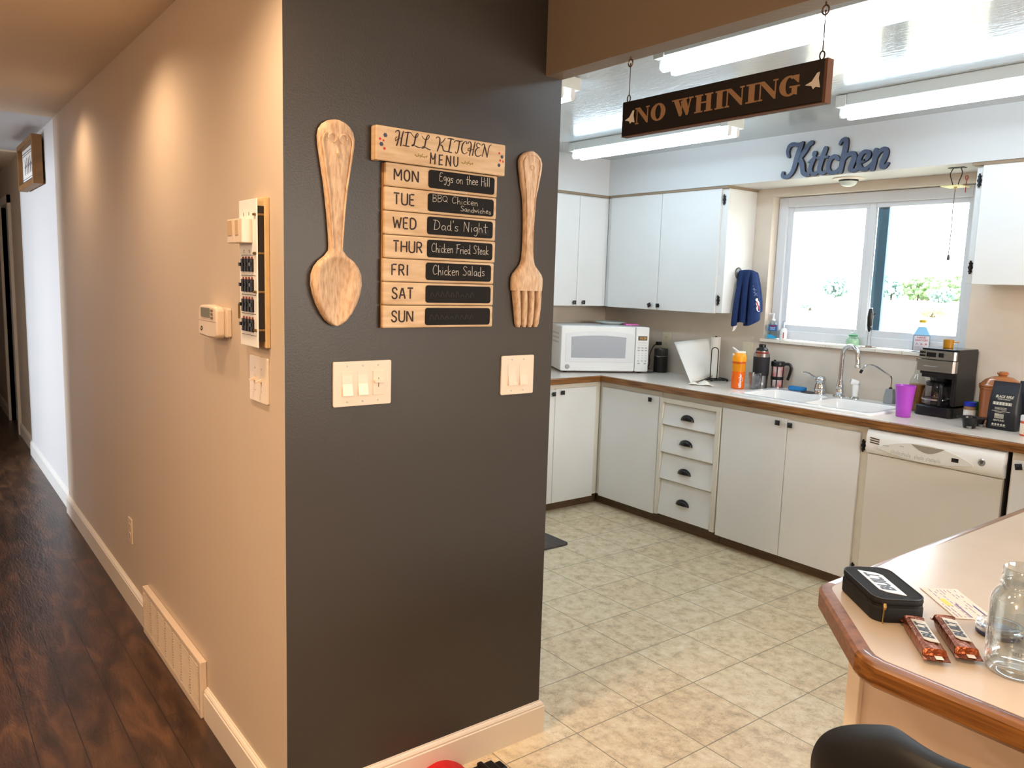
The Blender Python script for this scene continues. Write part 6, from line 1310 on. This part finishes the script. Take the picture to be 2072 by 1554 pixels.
jb = MB().lathe([(0,0.007),(0.030,0.006),(0.040,0.0),(0.046,0.003),(0.0495,0.010),(0.050,0.030),(0.050,0.112),(0.0485,0.124),(0.043,0.135),(0.0375,0.141),(0.0365,0.146),(0.0385,0.148),(0.0385,0.150),(0.0355,0.1525),(0.0370,0.156),(0.0355,0.160),(0.0370,0.163),(0.0355,0.167),(0.0360,0.176),(0.0345,0.178),(0.0330,0.176),(0.0325,0.146),(0.039,0.133),(0.0455,0.122),(0.047,0.112),(0.047,0.030),(0.0455,0.014),(0.036,0.010),(0,0.011)],0,0,48).build('body', jarglass, jr, smooth=True, angle=70)
mb = MB()
def wrapstroke(pts, w): 
    P = spline([(a, b) for a, b in pts], 4); mb.tube([(0.0502*math.sin(a/0.05), -0.0502*math.cos(a/0.05), z) for a, z in P], w, 6)
kx0 = -0.022
for st in ([(0,0.094),(0.003,0.088),(0.0,0.066),(-0.004,0.062)],[(0.016,0.096),(0.008,0.086),(0.002,0.080),(0.008,0.074),(0.018,0.064)],[(0.018,0.072),(0.026,0.078),(0.024,0.086),(0.018,0.078),(0.020,0.066),(0.030,0.068)],[(0.031,0.066),(0.034,0.082),(0.038,0.084),(0.042,0.082)],[(0.042,0.066),(0.045,0.082),(0.049,0.084),(0.053,0.082)],[(-0.008,0.058),(0.02,0.060),(0.05,0.062)]):
    wrapstroke([(a+kx0, b) for a, b in st], 0.0012)
mb.build('embossed_script', jarglass, jb, smooth=True)
wraptext(jb, 'SELF SEALING', 0.008, 0.0504, 0.047, 0.0, glassy('emboss_edge', (214,216,216), 0.1), bold=0.0002, name='embossed_lettering')

# ================================================================ FLOOR AND FRONT
mt_ = thing('floor_mat', 'dark grey striped mat lying by the left cabinets', 'mat', (-1.66, 1.85, 0.0))
def stripes(): return mat('mat_grey', (104,94,88), 0.85, noise=(3,0.35), stretch=(1,9,1), col2=(66,62,62))
MB().prism(rr(-0.28,0.272,-0.45,0.422,0.03,5), 0.0005, 0.012, 'z').build('pad', stripes(), mt_, bevel=0.003)
rb = thing('dog_harness', 'red fabric strap with a black buckle on the floor by the baseboard', 'strap', (0.135, 0.560, 0.0))
redm = mat('red_webbing', (206,22,26), 0.75, bump=(240,0.5,0.002))
vs = []
for i in range(17):
    a = math.pi*i/16
    for j in range(9):
        u = -1+2*j/8
        vs.append((-0.055+0.115*u+0.015*math.sin(a*2), -0.20+0.20*(i/16), 0.002+0.050*math.sin(a)**0.8*(1-0.55*u*u)))
fs = [(i*9+j, i*9+j+1, (i+1)*9+j+1, (i+1)*9+j) for i in range(16) for j in range(8)]
ro = MB().add(vs, fs).build('webbing', redm, rb, smooth=True); m_ = ro.modifiers.new('thick','SOLIDIFY'); m_.thickness = 0.004; m_.offset = 1
MB().box(-0.040,0.022,-0.020,0.062,0.002,0.044).box(-0.046,0.028,0.010,0.028,0.002,0.050).box(-0.030,0.012,0.062,0.088,0.008,0.038).build('buckle', blackplastic, rb, bevel=0.004)
# bar stool, back toward the camera
bs = thing('bar_stool', 'black bar stool with a rounded back, in the foreground below the peninsula', 'stool', (1.575, 0.17, 0.0), 0)
def shell(t0, t1):
    vs = []; nu, nv = 20, 16; W_ = 0.185
    for sgn in (0, 1):
        for j in range(nv+1):
            v_ = j/nv
            for i in range(nu+1):
                u = -1+2*i/nu
                # superellipse outline: rounded shoulders
                zt = 0.70+(1.018-0.70)*v_
                ww = W_*(1-max(0,(v_-0.50)/0.50)**3.2*0.55)*(0.86+0.14*min(1,v_*1.6))
                y = -0.02+0.055*u*u-0.03*v_ + (0.026*(1-abs(u)**6) if sgn else -0.020*(1-abs(u)**6)*(1-v_**10*0.6))
                vs.append((ww*u, y, zt-0.018*abs(u)**3*v_**4))
    n1 = (nu+1)*(nv+1); fs = []
    for sgn in (0, 1):
        for j in range(nv):
            for i in range(nu):
                q4 = [sgn*n1+j*(nu+1)+i, sgn*n1+j*(nu+1)+i+1, sgn*n1+(j+1)*(nu+1)+i+1, sgn*n1+(j+1)*(nu+1)+i]
                fs.append(tuple(q4) if not sgn else tuple(q4[::-1]))
    rim = [j*(nu+1) for j in range(nv+1)] ; rim2 = [j*(nu+1)+nu for j in range(nv+1)]
    for a, b in zip(rim, rim[1:]): fs.append((a, b, b+n1, a+n1))
    for a, b in zip(rim2, rim2[1:]): fs.append((b, a, a+n1, b+n1))
    for i in range(nu): fs.append((nv*(nu+1)+i, nv*(nu+1)+i+1, n1+nv*(nu+1)+i+1, n1+nv*(nu+1)+i)); fs.append((i+1, i, n1+i, n1+i+1))
    return MB().add(vs, fs)
leather = mat('black_vinyl', (14,14,15), 0.55)
so = shell(0,1).build('backrest', leather, bs, smooth=True, angle=70); so.modifiers.new('sub','SUBSURF').levels = 1
MB().prism(rr(-0.19,0.19,-0.01,0.31,0.07,6), 0.615, 0.675, 'z').build('seat', leather, bs, bevel=0.015, seg=3)
legm = mat('stool_metal', (30,32,40), 0.35, metal=0.6)
for sx_, sy_ in ((-1,0),(1,0),(-1,1),(1,1)):
    MB().tube([(sx_*0.15,0.03+0.24*sy_,0.62),(sx_*0.19,-0.0+0.30*sy_,0.0)],0.013,10).build('leg', legm, bs)
mb = MB(); ringp = [(-0.178,0.005),(0.178,0.005),(0.178,0.285),(-0.178,0.285)]
for (a,b),(c,d_) in zip(ringp, ringp[1:]+ringp[:1]): mb.tube([(a,b,0.20),(c,d_,0.20)],0.009,8)
mb.build('foot_rail', legm, bs)
for sx_ in (-1,1): MB().tube([(sx_*0.14,0.02,0.63),(sx_*0.145,-0.01,0.75)],0.012,8).build('back_support', legm, bs)
